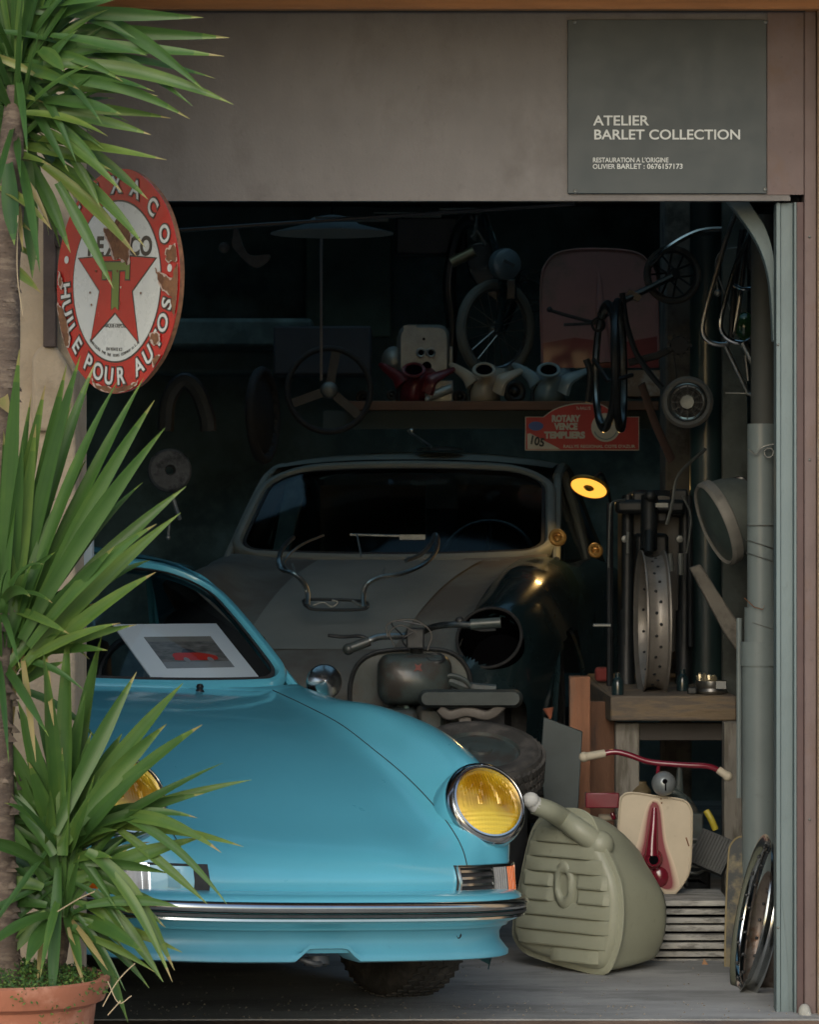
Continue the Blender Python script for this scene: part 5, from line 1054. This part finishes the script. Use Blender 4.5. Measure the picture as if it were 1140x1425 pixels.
# push cart frame with wheels (hanging)
CY = 2.7
kc = empty('pram_frame', P(900, 470, CY), 'black folding pram frame with spoked wheels hanging high on the right', 'pram frame')
spoked('', P(936, 383, CY), (.15, -.99, .05), .105, .011, '', '', 12, m_tyre, m_black, .0035, par=kc)
MB().tube(cr(pxt([(905, 370, CY - .03), (930, 345, CY - .04), (965, 325, CY - .04), (995, 319, CY - .04), (1020, 322, CY - .04), (1030, 330, CY - .04)]), 5), .010, 8).build('handle_tube', m_chrome, kc)
MB().tube(pxt([(936, 385, CY - .03), (890, 408, CY - .05), (840, 432, CY - .1), (835, 440, CY - .1)]), .012, 8).box(P(882, 412, CY - .05), (.05, .04, .025), rot=Matrix.Rotation(R(25), 4, 'Y')).build('fork_arm', m_black, kc)
def thinwheel(x0, x1, y0, y1, Y, sgn_):
    c = P((x0 + x1) / 2, (y0 + y1) / 2, Y); Rr = (P(0, y0, Y).z - P(0, y1, Y).z) / 2
    f = (x1 - x0) / (y1 - y0) * 1.0
    return c, Rr, V((math.sqrt(1 - f * f) * sgn_, -f, 0))
c, Rr, nn = thinwheel(833, 853, 418, 602, CY - .2, -1)
M = frame(c, nn + V((0, 0, .02))); MB().torus(Rr - .012, .013, M, 56, 10).build('left_tyre', m_black, kc); MB().torus(Rr - .028, .006, M, 48, 6, sz=1.6).build('left_rim', m_dullchrome, kc)
c, Rr, nn = thinwheel(850, 874, 415, 602, CY - .2, 1)
M = frame(c, nn + V((0, 0, .02))); MB().torus(Rr - .012, .014, M, 56, 10).build('right_tyre', m_black, kc); MB().torus(Rr - .028, .006, M, 48, 6, sz=1.6).build('right_rim', m_dullchrome, kc)
MB().tube(pxt([(826, 500, CY - .15), (846, 530, CY - .2), (860, 528, CY - .2), (880, 522, CY - .15)]), .008, 8).tube(cr(pxt([(816, 500, CY - .1), (822, 520, CY - .1), (818, 560, CY - .1)]), 4), .012, 8).torus(.022, .005, frame(P(833, 452, CY - .1), (.2, -1, 0)), 20, 6).build('axle', m_black, kc)
MB().tube(cr(pxt([(866, 408, CY - .1), (872, 450, CY - .1), (885, 490, CY - .1), (905, 520, CY - .1), (922, 540, CY - .1)]), 5), .010, 8).build('curved_arm', m_black, kc)
MB().tube(pxt([(875, 505, CY), (915, 495, CY), (945, 480, CY)]), .013, 8, flat=.5).build('sprocket_arm', m_rubber, kc)
gr = MB().lathe([(0, .01), (.03, .01), (.034, 0), (0, -.01)], frame(P(946, 481, CY - .05), (0, -1, 0)), 24)
for i in range(9):
    a = i * .698; gr.box((0, 0, 0), (.014, .012, .016), frame(P(946, 481, CY - .05), (0, -1, 0)) @ Matrix.Rotation(a, 4, 'Z') @ Matrix.Translation((.036, 0, 0)))
gr.build('sprocket', m_rubber, kc)
MB().tube(pxt([(938, 495, CY - .05), (942, 530, CY - .05)]), .004, 6).build('chain', m_darkgrey, kc)
sw_ = empty('rubber_caster', P(957, 560, CY - .15), 'small solid rubber tyred wheel hanging in front of the dark teal pipe', 'wheel')
M = frame(P(957, 560, CY - .15), (-.15, -.98, .05)); k = 36 * 12.55 / 5000
MB().lathe([(k * .78, -.016), (k * .9, -.018), (k * 1.0, -.008), (k * 1.0, .008), (k * .9, .018), (k * .78, .016)], M, 48, closed=True).build('tyre', mat('grey_rubber', (.12, .12, .115), .8), sw_)
MB().lathe([(k * .78, .010), (k * .70, .014), (k * .66, .002), (k * .60, 0)], M, 48).build('rim', m_dullchrome, sw_)
MB().lathe([(k * .7, -.004), (0, -.004)], M, 32).build('dark_disc', m_rubber, sw_)
MB().lathe([(k * .32, .0), (k * .28, .014), (k * .1, .016), (0, .016)], M, 8).build('hub', m_steel, sw_)
s3 = MB()
for i in range(12): s3.box((0, 0, 0), (k * .36, .004, .004), M @ Matrix.Rotation(i * .5236, 4, 'Z') @ Matrix.Translation((k * .47, 0, .003)))
s3.torus(k * .47, .002, M @ Matrix.Translation((0, 0, .003)), 36, 4).build('spokes', m_darkgrey, sw_)
tag(MB().tube(pxt([(893, 535, CY - .05), (912, 590, CY), (935, 640, CY + .1)]), .02, 8, flat=.4).build('loose_board', mat('dull_red_brown', (.08, .05, .042), .8)), 'dull brown slat hanging diagonally left of the small wheel', 'board')
# ---------------- big round lamp housing on the right ----------------
BY = 1.75
bh = empty('headlamp_housing', P(1005, 725, BY), 'dusty grey headlamp housing tilted against the grey downpipe', 'headlamp')
M = frame(P(1000, 728, BY), (-.88, -.28, -.38)) @ Matrix.Diagonal((.72, .92, .9, 1))
MB().lathe([(.148, .022), (.158, .010), (.158, -.020), (.146, -.026), (.14, -.02), (.14, .016)], M, 48, closed=True).build('rim', mat('dusty_light_metal', (.2, .195, .175), .6, .3, .2, 14, dirt=.3), bh)
MB().lathe([(.148, -.02), (.143, -.07), (.12, -.14), (.08, -.18), (0, -.19)], M, 40).build('shell', mat('dusty_green_shell', (.09, .105, .095), .75, 0, .3, 8, dirt=.3), bh)
MB().lathe([(.142, .012), (.10, .026), (0, .036)], M, 40).build('glass', mat('dusty_glass', (.045, .065, .06), .45, 0, .3, 12, coat=.3), bh)
MB().tube(cr(pxt([(1010, 672, BY + .02), (1030, 665, BY), (1044, 672, BY)]), 4), .006, 6).build('cable', m_black, bh)
tag(MB().prism(px([(960, 790), (975, 785), (1030, 870), (1026, 905), (1008, 880)], 1.9), (0, .05, 0)).build('diagonal_brace', m_conc, bev=.006), 'pale diagonal wooden brace under the headlamp housing', 'brace')
# ---------------- workbench ----------------
bn = empty('workbench', P(935, 1250, 2.6), 'rough workbench with one thick weathered plank top at the right', 'workbench')
zb = P(0, 968, 2.0).z; zt = zb
xl = P(850, 0, 2.0).x; xr_ = P(1025, 0, 2.0).x
MB().bb((xl, 2.0, P(0, 1003, 2.0).z), (xr_, 3.6, zt)).build('plank_top', m_woodx, bn, bev=.006)
MB().prism([V((xl - .0005, 2.0, zb - .088)), V((P(822, 0, 2.9).x, 2.9, zb - .088)), V((xl, 3.5, zb - .088))], (0, 0, .086)).build('side_plank', m_woodx, bn, bev=.004)
m_wl = mat('whitewashed_wood', (.22, .21, .185), .85, 0, .25, 5, bump=.4, stretch=(4, 4, .6), c2=(.12, .11, .09), c2s=6)
MB().bb(P(857, 1250, 2.08), P(888, 1004, 2.16)).build('leg', m_wl, bn, bev=.004)
MB().bb(P(1010, 1250, 2.08), P(1024, 1004, 2.16)).build('leg', m_wl, bn, bev=.004)
MB().bb(P(889, 1030, 2.1), P(1009, 1005, 2.14)).build('rail', mat('dark_rail_wood', (.05, .045, .04), .9), bn, bev=.002)
m_rw2 = mat('reddish_board', (.17, .085, .05), .8, 0, .3, 5, bump=.4, stretch=(5, 5, .7), c2=(.1, .06, .045), c2s=5)
tag(MB().bb(P(821, 1250, 2.22), P(856, 975, 2.28)).build('brown_board', m_rw2, bev=.003), 'dark brown board standing upright under the left end of the workbench', 'board')
tag(MB().bb(P(793, 1250, 1.95), P(820, 940, 2.03)).build('wood_post', mat('orange_post', (.24, .11, .06), .8, 0, .3, 5, bump=.4, stretch=(5, 5, .7), c2=(.16, .1, .07), c2s=4), bev=.003), 'reddish wooden post just left of the workbench', 'post')
tag(MB().prism(px([(757, 998), (811, 1018), (803, 1160), (762, 1160), (752, 1060)], 1.65), (0, .025, 0)).build('dark_sheet', mat('slate_sheet', (.045, .06, .062), .6, 0, .3, 5, dirt=.2), bev=.003), 'dark slate coloured sheet leaning between spare wheel and wooden post', 'sheet')
tag(MB().tube(pxt([(763, 985, 2.2), (766, 1000, 2.2)]), lambda t: .016 * (1 - t) + .004, 10).build('red_cone', mat('faded_orange', (.35, .12, .07), .6)), 'small faded orange cone tip under the black fender', 'cone')
# rim standing on the bench
rim = empty('bare_wheel_rim', P(907, 968, 2.15), 'bare steel wheel rim standing edge on upon the workbench', 'wheel rim')
c = P(908, 866, 2.35); Rr = .244; M = frame(c, (-.999, -.035, .0))
MB().lathe([(a_, b_ * .9) for a_, b_ in [(Rr, -.042), (Rr + .004, -.046), (Rr + .004, -.040), (Rr - .012, -.034), (Rr - .02, -.014), (Rr - .022, 0), (Rr - .02, .014), (Rr - .012, .034), (Rr + .004, .040), (Rr + .004, .046), (Rr, .042), (Rr - .02, .030), (Rr - .028, 0), (Rr - .02, -.030)]], M, 72, closed=True).build('rim', mat('grey_rim_steel', (.25, .235, .215), .45, .5, .2, 14, dirt=.3), rim, ang=40)
hl = MB()
for i in range(36): hl.ball((0, 0, 0), .0065, M @ Matrix.Rotation(2 * math.pi * i / 36, 4, 'Z') @ Matrix.Translation((Rr - .0225, 0, .008 if i % 2 else -.008)), 8)
hl.build('spoke_holes', m_black, rim)
# motorcycle assembly on bench (dark)
m_bk2 = mat('satin_black', (.01, .013, .015), .5, 0, .3, 12)
mo_ = empty('stored_motorcycle', P(905, 965, 2.9), 'black motorcycle front end with fork tubes stored on the workbench behind the rim', 'motorcycle')
for x, nm in ((872, 'fork_tube'), (952, 'fork_tube')): MB().tube(pxt([(x, 950, 2.8), (x + 2, 690, 2.9)]), .022, 12).tube(pxt([(x, 960, 2.8), (x, 850, 2.85)]), .03, 12).build(nm, m_bk2, mo_)
MB().tube(pxt([(903, 765, 2.7), (904, 690, 2.75)]), .03, 12).tube(pxt([(903, 770, 2.55), (904, 740, 2.6)]), .016, 12).build('steering_tube', m_bk2, mo_)
MB().box(P(905, 705, 2.8), (.25, .08, .05)).box(P(905, 800, 2.95), (.12, .2, .3)).build('yoke', m_bk2, mo_, bev=.015)
MB().loft([[P(910 + a, 800 + b, 3.0 + yy) for a, b in rrect(2 * rx, 2 * ry, 30, 5)] for yy, rx, ry in ((.4, 40, 90), (.2, 50, 118), (0, 44, 110))]).build('body', m_black, mo_, ang=60)
MB().tube(cr(pxt([(847, 790, 2.6), (849, 720, 2.6), (852, 700, 2.6), (870, 695, 2.65)]), 5), .004, 6).tube(cr(pxt([(928, 730, 2.6), (936, 700, 2.6), (945, 660, 2.6), (982, 625, 2.5)]), 4), .006, 6).tube(cr(pxt([(956, 770, 2.6), (962, 720, 2.6), (950, 690, 2.6)]), 4), .004, 6).build('cables', m_steel, mo_)
MB().tube(pxt([(849, 960, 2.65), (849, 700, 2.75)]), .012, 8).tube(pxt([(962, 900, 2.65), (960, 690, 2.75)]), .010, 8).build('side_stays', m_black, mo_)
MB().bb(P(913, 706, 2.6), P(928, 700, 2.66)).lathe([(0, .006), (.012, .004), (.014, 0)], frame(P(870, 750, 2.7), (0, -1, 0)), 12).lathe([(0, .006), (.012, .004), (.014, 0)], frame(P(946, 750, 2.7), (0, -1, 0)), 12).tube(pxt([(826, 870, 2.5), (850, 870, 2.5)]), .006, 6).build('small_fittings', m_steel, mo_)
MB().tube(pxt([(948, 770, 2.6), (948, 800, 2.6)]), .012, 8).tube(pxt([(933, 770, 2.6), (935, 795, 2.6)]), .009, 8).tube(pxt([(874, 740, 2.66), (874, 770, 2.66)]), .006, 8).build('shock_tops', m_steel, mo_)
MB().ball(P(905, 690, 2.7), .02).box(P(921, 715, 2.8), (.04, .05, .06)).box(P(890, 700, 2.85), (.05, .05, .08)).box(P(945, 700, 2.9), (.06, .05, .1)).build('controls', m_darkgrey, mo_, bev=.008)
# jars and small things
jr = empty('bolt_tin', P(990, 967, 2.05), 'round tin full of bolts on the right end of the workbench', 'tin')
JP = P(990, 966, 2.12)
MB().lathe([(0, .003), (.052, .003), (.054, .01), (.05, .02), (.054, .03), (.054, .045), (.05, .045), (.048, .02), (0, .02)], Matrix.Translation(V((JP.x, 2.12, zt))), 32).build('tin', m_dullchrome, jr)
random.seed(9); bl = MB()
for i in range(34): bl.box(V((JP.x - .015 + random.uniform(-.03, .03), 2.12 + random.uniform(-.03, .03), zt + .045 + random.uniform(0, .015))), (.007, .007, random.uniform(.01, .028)), rot=Matrix.Rotation(random.uniform(-1.4, 1.4), 4, V((random.random(), random.random(), random.random()))))
bl.build('bolts', mat('yellow_zinc_bolts', (.45, .4, .28), .35, .8), jr)
MB().bb(V((JP.x + .012, 2.06, zt + .02)), V((JP.x + .045, 2.065, zt + .045))).build('paper_label', mat('label_paper', (.3, .31, .3), .8), jr)
for x, y, s, l in ((854, 945, .02, 'small dark bottle on the left edge of the workbench'), (950, 950, .02, 'small dark teal pot on the workbench between rim and bolt tin')):
    q = P(x, 965, 2.3); tag(MB().lathe([(0, .001), (s, .001), (s * 1.05, .03), (s * .9, .05), (s * .5, .06), (s * .5, .075), (0, .076)], Matrix.Translation(V((q.x, 2.3 if x > 900 else 2.05, zt))), 20).build('small_pot', m_dkpaint), l, 'pot')
tag(MB().box(V((P(963, 0, 2.1).x, 2.1, zt + .012)), (.03, .03, .022)).build('metal_nut', m_darkgrey, bev=.004), 'dark little metal block left of the bolt tin', 'block')
tag(MB().box(V((P(838, 0, 2.9).x, 2.9, zt + .03)), (.05, .08, .05)).build('red_rag', mat('red_cloth', (.22, .04, .035), .9), bev=.012, seg=3), 'small dull red bundle at the back left of the workbench', 'rag')
# ---------------- fuel tank ----------------
m_tank = mat('olive_primer', (.26, .27, .20), .5, 0, .08, 4, coat=.08, dirt=.2, bump=.08, bs=120, c2=(.14, .13, .08), c2t=.7, c2s=11)
ft = empty('car_fuel_tank', P(840, 1355, .95), 'olive green pressed fuel tank with filler neck standing beside the blue car', 'fuel tank')
fa = R(42); TA = V((math.cos(fa), -math.sin(fa), 0)); TN = V((math.sin(fa), math.cos(fa), 0)).normalized(); 
# face plane: left edge far, right edge near. TN points backwards/right (depth of the tank)
O_ = P(837, 1353, .80)
SX = 1 / math.cos(fa)
def tq(a, b, d):   # a,b in px measured from the near bottom corner (right positive, up positive); d metres in depth
    s = (CD + .9) / FPX
    return V((O_.x, O_.y, 0)) + TA * (a * s * SX) + V((0, 0, O_.z + b * s - .12 * 0)) + TN * d
outl = [(837, 1353), (853, 1330), (862, 1290), (862, 1240), (853, 1206), (836, 1172), (823, 1142), (800, 1132), (764, 1140), (745, 1163), (733, 1209), (724, 1260), (718, 1305), (723, 1324), (740, 1338), (790, 1349)]
def opts(k=1.0, dx=0, dy=0, sm=4):
    q = [((x - 795) * k + 795 + dx, (y - 1240) * k + 1240 + dy) for x, y in outl]
    q = cr([V((a, b, 0)) for a, b in q], sm, True)
    return [(p.x - 837, 1353 - p.y) for p in q]
secs = [[tq(a, b, d) for a, b in opts(k)] for k, d in ((.80, -.022), (.88, -.020), (.93, -.012), (.955, 0), (1.02, .002), (1.03, .006), (1.02, .010), (.975, .012), (.97, .03))]
MB().loft(secs).build('ribbed_half', m_tank, ft, ang=50)
# rear body: silhouettes move right with depth
rear = MB()
ob = [(837, 1352), (850, 1330), (858, 1290), (858, 1240), (849, 1206), (832, 1172), (819, 1145), (800, 1136), (770, 1142), (750, 1165), (738, 1209), (730, 1260), (726, 1303), (732, 1320), (748, 1334), (792, 1346)]
def ring_(dx, dz, k, d, ky=None):
    ky = k if ky is None else ky
    q = cr([V((a, b, 0)) for a, b in ob], 4, True)
    return [tq((p.x - 800) * k + 800 - 837 + dx, 1353 - ((p.y - 1338) * ky + 1338 + dz), d) for p in q]
rs = [ring_(0, 0, .985, .025), ring_(0, 0, .985, .06)]
for t in (.2, .4, .6, .8, .92): 
    d = .06 + .20 * t; k = .985 - .12 * t ** 2.2; rs.append(ring_(2 * t, -2 * t, k, d, min(.985, .985 - .27 * t ** 1.5)))
rs += [ring_(2, -6, 0.82, .268, .66), ring_(2, -10, 0.72, .276, .56)]
rear.loft(rs).build('rear_half', m_tank, ft, ang=60)
rb = MB(); poly = opts(.86)
def span(bz):
    xs_ = []
    for i in range(len(poly)):
        (a0, b0), (a1, b1) = poly[i], poly[(i + 1) % len(poly)]
        if (b0 - bz) * (b1 - bz) < 0: xs_.append(a0 + (a1 - a0) * (bz - b0) / (b1 - b0))
    return min(xs_), max(xs_)
for i in range(9):
    bz = 22 + i * 20.5
    l, r_ = span(bz)
    cx_, cz_ = -42, 118
    segs = [(l, r_)]
    if abs(bz - cz_) < 26: segs = [(l, cx_ - 15), (cx_ + 15, r_)]
    for a, b in segs:
        if b - a < 8: continue
        rows = []
        for j in range(9):
            u = j / 8; e = min(1, min(u, 1 - u) * 8)
            rows.append([tq(a + (b - a) * u, bz + w_ , -.021 - h_ * e) for w_, h_ in ((-10.1, 0), (-9.7, .012), (-7.5, .0135), (8, .005), (10.1, .001))])
        rb.grid(rows)
rb.build('pressed_ribs', m_tank, ft, ang=30)
cM = Matrix.Translation(tq(-42, 118, -.02)) @ Matrix((TA, V((0, 0, 1)), TN * -1)).transposed().to_4x4() @ Matrix.Diagonal((.75, 1.4, 1, 1))
MB().lathe([(.055, -.004), (.05, .012), (.034, .016), (.026, .008), (.024, -.004), (0, -.004)], cM, 32).build('pressed_pad', m_tank, ft, ang=70)
nk = cr([tq(-8, 175, .02), tq(-22, 196, -.03), P(785, 1140, .86), P(765, 1128, .80), P(744, 1120, .78)], 6)
MB().tube(nk, lambda t: .036 - .008 * t, 18).ball(nk[0], .045).build('filler_neck', m_tank, ft, ang=60)
MB().tube([P(747, 1121, .78), P(738, 1112, .77)], [.026, .024], 14).ball(P(739, 1113, .765), (.026, .024, .024)).build('taped_cap', mat('white_tape', (.5, .5, .47), .6, bump=.3), ft)
# ---------------- slatted stack ----------------
ss = empty('slatted_crate', P(968, 1345, 1.2), 'low crate of grey weathered slats behind the fuel tank', 'crate')
m_slat = mat('weathered_slat', (.3, .3, .28), .9, 0, .3, 4, bump=.4, stretch=(2, 5, 6), c2=(.12, .12, .11), c2s=5)
random.seed(5)
for i in range(8):
    y = 1252 + i * 11.8; dx = random.uniform(-2, 2)
    Ys = 1.15 + random.uniform(-.008, .008); a__ = P(905, y + 8.6, 1.15); b__ = P(1015, y + random.uniform(-.3, 1.4), 1.15); MB().bb((a__.x, Ys, a__.z), (b__.x, 1.5, b__.z)).build('slat', m_slat, ss, bev=.002)
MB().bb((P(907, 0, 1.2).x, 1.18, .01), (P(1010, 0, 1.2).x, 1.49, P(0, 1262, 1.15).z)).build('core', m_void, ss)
tag(MB().add([P(975, 1347, 1.05), P(988, 1345, 1.05), P(980, 1333, 1.07), P(978, 1347, 1.1)], [(0, 1, 2), (0, 2, 3), (1, 3, 2)]).build('dry_leaf', mat('brown_leaf', (.25, .14, .07), .9)), 'small curled brown dry leaf on the floor before the slats', 'leaf')
# ---------------- child scooter ----------------
KY = 1.35
ks = empty('child_scooter', P(915, 1248, KY), 'child scooter with cream leg shield, burgundy handlebar and round bell lamp behind the fuel tank', 'scooter')
m_burg = mat('burgundy_paint', (.14, .008, .02), .22, 0, .15, 8, coat=.8)
m_grip = mat('cream_rubber', (.42, .38, .29), .6)
MB().tube(cr(pxt([(834, 1050, KY), (855, 1046, KY), (875, 1050, KY), (905, 1060, KY), (950, 1064, KY), (985, 1066, KY), (1003, 1073, KY)]), 6), .0095, 12).build('handlebar', m_burg, ks)
MB().tube(pxt([(842, 1048, KY), (814, 1053, KY - .01)]), lambda t: .0125 + .003 * abs(math.sin(t * 9)), 14).ball(P(813, 1053, KY - .01), .0165).build('grip', m_grip, ks)
MB().tube(pxt([(1000, 1071, KY), (1013, 1080, KY - .01)]), lambda t: .0125 + .003 * abs(math.sin(t * 9)), 14).ball(P(1013, 1080, KY - .01), .016).build('grip', m_grip, ks)
MB().tube(pxt([(917, 1062, KY), (915, 1080, KY)]), .006, 8).build('lamp_stem', m_burg, ks)
bl_ = MB().ball(P(924, 1090, KY - .02), .039, None, 28).build('bell_lamp', mat('grey_hammered', (.24, .27, .28), .35, .5, .15, 20, dirt=.3), ks)
MB().lathe([(0, .001), (.008, .001), (.008, 0)], frame(P(925.5, 1087, KY - .0600), (0, -1, .1)), 14).box(P(926.5, 1095, KY - .0585), (.004, .003, .022)).build('keyhole', m_void, bl_)
so_ = [(863, 1180), (863, 1120), (867, 1107), (880, 1103), (915, 1108), (950, 1113), (961, 1124), (963, 1140), (961, 1200), (955, 1222), (940, 1242), (930, 1246), (915, 1230), (890, 1210)]
MB().prism(cr(px(so_, KY), 4, True), (0, .01, 0)).build('leg_shield', m_cream, ks, bev=.003)
MB().tube(cr(px(so_, KY - .001), 4, True), .004, 6, True).build('shield_edge', m_cream, ks)
hn = empty  # noqa
sp_ = [(905, 1122), (917, 1122), (923, 1170), (932, 1205), (936, 1232), (925, 1236), (908, 1225), (893, 1195), (897, 1170)]
for i in range(7):
    k = 1 + (6 - i) * .05; f = (i + 1) / 7; f = f * f * .9 + .1 * f
    cx_ = lambda y: 911 + (y - 1122) * .06
    q = [(cx_(y) + (x - cx_(y)) * (k + (6 - i) * .04), 1180 + (y - 1180) * (1 + (6 - i) * .012)) for x, y in sp_]
    MB().prism(pxs(q, KY - .0012 - i * .0004, 4), (0, .0003, 0)).build('burgundy_spray', mat('burgundy_spray', (.55 + (.17 - .55) * f, .46 + (.012 - .46) * f, .34 + (.025 - .34) * f), .35, 0, .05, coat=.4), ks)
MB().tube(cr(pxt([(911, 1124, KY), (910, 1145, KY - .01), (908, 1170, KY - .014), (907, 1190, KY - .016)]), 5), lambda t: .008 + .014 * t, 12).ball(P(909, 1195, KY - .008), (.032, .022, .034)).ball(P(918, 1220, KY), (.03, .016, .034)).build('horn_casting', m_burg, ks)
MB().torus(.018, .005, frame(P(910, 1196, KY - .028), (-.2, -1, .2)), 24, 8).build('casting_ring', m_burg, ks); MB().lathe([(0, 0), (.015, 0)], frame(P(910, 1196, KY - .0335), (-.2, -1, .2)), 16).build('casting_hole', m_void, ks)
for x, y in ((909, 1116), (921, 1117), (912, 1121), (920, 1111)): MB().ball(P(x, y, KY - .002), .0028).build('rust_spot', m_rust, ks)
MB().tube(pxt([(955, 1165, KY - .002), (959, 1177, KY - .002)]), .0022, 5).build('scratch', m_rust, ks)
MB().bb(P(814, 1122, KY + .1), P(862, 1103, KY + .04)).tube(pxt([(855, 1140, KY + .1), (852, 1130, KY + .1)]), .008, 8).build('rear_frame', m_burg, ks, bev=.006)
MB().box(P(846, 1137, KY + .15), (.06, .03, .02)).build('footboard', m_cream, ks, bev=.006)
MB().torus(.045, .012, frame(P(925, 1262 - 20, KY + .08), (1, .1, 0)), 24, 8).build('front_wheel', m_rubber, ks)
# ---------------- engine under bench ----------------
EY = 1.9
en_ = empty('motorcycle_engine', P(960, 1245, EY), 'dark finned motorcycle engine under the workbench', 'engine')
MB().box(P(958, 1150, EY), (.09, .12, .10)).tube(pxt([(945, 1130, EY), (946, 1065, EY)]), lambda t: .02 - .012 * t, 10).box(P(944, 1125, EY - .05), (.06, .05, .08)).tube(cr(pxt([(930, 1100, EY - .05), (945, 1105, EY - .05), (965, 1125, EY - .03), (965, 1150, EY - .03)]), 4), .014, 8).build('carburettor', m_gt, en_, bev=.012)
fn = MB()
for i in range(5): fn.box(P(955, 1165 + i * 9.5, EY), (.14, .14, .008))
fn.box(P(955, 1185, EY), (.10, .10, .12)).build('finned_cylinder', m_steel, en_, bev=.002)
MB().loft([[P(955 + a, 1225 + b, EY + yy) for a, b in rrect(2 * rx, 2 * ry, 14, 5)] for yy, rx, ry in ((.1, 30, 20), (0, 34, 24), (-.06, 30, 20), (-.09, 18, 12))]).build('crankcase', m_darkgrey, en_, ang=60)
MB().tube(cr(pxt([(985, 1208, EY - .06), (970, 1215, EY - .1), (955, 1215, EY - .1), (958, 1235, EY - .08), (970, 1245, EY - .05)]), 4), .006, 8).tube(pxt([(962, 1205, EY - .1), (990, 1202, EY - .1)]), .005, 6).tube(pxt([(940, 1225, EY - .1), (955, 1240, EY - .1)]), .007, 6).build('levers', m_steel, en_)
MB().tube(cr(pxt([(983, 1128, EY - .02), (990, 1140, EY - .03), (996, 1154, EY - .03)]), 4), .011, 10).build('yellow_hose', mat('yellow_plastic', (.5, .42, .04), .4), en_)
tag(MB().lathe([(0, 0), (.035, 0), (.035, .05), (.02, .07), (.02, .08), (0, .08)], Matrix.Translation(P(892, 1120, EY + .2)), 20).build('oil_can', mat('ochre_tin', (.14, .11, .06), .5, .2)), 'dull ochre can below the burgundy handlebar', 'can')
rd = MB(); rM = frame(P(992, 1186, 1.6), (-.2, -.9, .4)) @ Matrix.Rotation(R(-22), 4, 'Z')
rd.box((0, 0, 0), (.12, .12, .03), rM)
for i in range(12): rd.box((-.056 + i * .01, 0, .016), (.0035, .115, .005), rM)
tag(rd.build('ribbed_block', mat('grey_ribbed', (.06, .065, .065), .7), bev=.001), 'dark grey ribbed rubber block tilted behind the skateboard', 'block')
tag(MB().bb(P(1008, 1260, 1.9), P(1030, 1003, 1.98)).build('pale_strip_post', m_wl, bev=.003), 'pale thin post right of the workbench leg beside the grey downpipe', 'post')
# ---------------- skateboard ----------------
sk = empty('skateboard_deck', P(1033, 1355, 1.0), 'scuffed worn skateboard deck standing on end before the grey downpipe', 'skateboard')
so2 = [(1010, 1345), (1012, 1250), (1015, 1190), (1019, 1174), (1030, 1165), (1043, 1168), (1054, 1180), (1058, 1200), (1054, 1260), (1048, 1340), (1042, 1354), (1028, 1357), (1014, 1352)]
def skp(d): return [P(a, b, 1.0 + (1350 - b) / 180 * .12 + d) for a, b in [(p.x, p.y) for p in cr([V((a, b, 0)) for a, b in so2], 4, True)]]
MB().prism(skp(0), (0, .012, 0)).build('deck', mat('scuffed_deck', (.17, .145, .085), .7, 0, .3, 10, c2=(.045, .05, .05), c2s=9, c2t=.47), sk, bev=.003)
MB().tube(skp(.006), .0055, 6, True).build('ply_edge', mat('ply_edge', (.2, .16, .08), .7), sk)
g_ = MB()
for i in range(11): g_.bb(P(1032, 1236 + i * 4, 1.05 + (114 - i * 4) / 180 * .12 - .006), P(1041, 1238.2 + i * 4, 1.05 + (114 - i * 4) / 180 * .12 - .0045 ))
b_ = ptext('deck_print', 'HHHHHHHH', 1036, 1262, 6, sk, mat('cream_print', (.34, .29, .18), .7), .99 + .06 - .0, 44, .0003, rot=0) if False else None
rows = []
for i in range(12):
    y = 1234 + i * 4.0; Y_ = 1.0 + (1350 - y) / 180 * .12 - .0015
    rows.append(MB().bb(P(1032, y + 2.4, Y_), P(1041, y, Y_ - .001)))
bars = MB()
for r__ in rows: bars.add(r__.v, r__.f)
bars.build('worn_print', mat('cream_print', (.34, .29, .18), .7), sk)
# ---------------- chrome rims ----------------
def wheelrim(name, x0, x1, y0, y1, Y, m, lab, sgn_, wd=.055, lean=.1):
    t = empty(name, P((x0 + x1) / 2, y1, Y), lab, 'wheel rim', 'rims by the shutter guide')
    c = P((x0 + x1) / 2, (y0 + y1) / 2, Y); Rr = (P(0, y0, Y).z - P(0, y1, Y).z) / 2
    nn = V((sgn_ * .965, -.06, lean)); M = frame(c, nn)
    MB().lathe([(Rr, wd / 2), (Rr + .003, wd / 2 + .003), (Rr - .004, wd / 2 + .002), (Rr - .014, wd * .34), (Rr - .024, wd * .2), (Rr - .026, 0), (Rr - .024, -wd * .2), (Rr - .014, -wd * .34), (Rr - .004, -wd / 2 - .002), (Rr + .003, -wd / 2 - .003), (Rr, -wd / 2), (Rr - .009, -wd * .34), (Rr - .019, -wd * .2), (Rr - .021, 0), (Rr - .019, wd * .2), (Rr - .009, wd * .34)], M, 80, closed=True).build('rim', m, t, ang=50)
    h_ = MB()
    for i in range(36): h_.ball((0, 0, 0), .0055, M @ Matrix.Rotation(2 * math.pi * i / 36, 4, 'Z') @ Matrix.Translation((Rr - .0265, 0, .009 if i % 2 else -.009)), 8)
    h_.build('nipple_holes', m_darkgrey, t)
wheelrim('chrome_wheel_rim', 1034, 1076, 1162, 1385, .52, m_chrome, 'shiny chrome motorcycle wheel rim leaning against the shutter guide', -1, .04, .20)
wheelrim('rusty_wheel_rim', 1052, 1090, 1215, 1388, .62, mat('rusty_rim', (.22, .19, .17), .5, .6, .3, 20, c2=(.12, .07, .045), c2s=18), 'duller rusty wheel rim behind the shiny one at the shutter guide', -1, .06, .17)
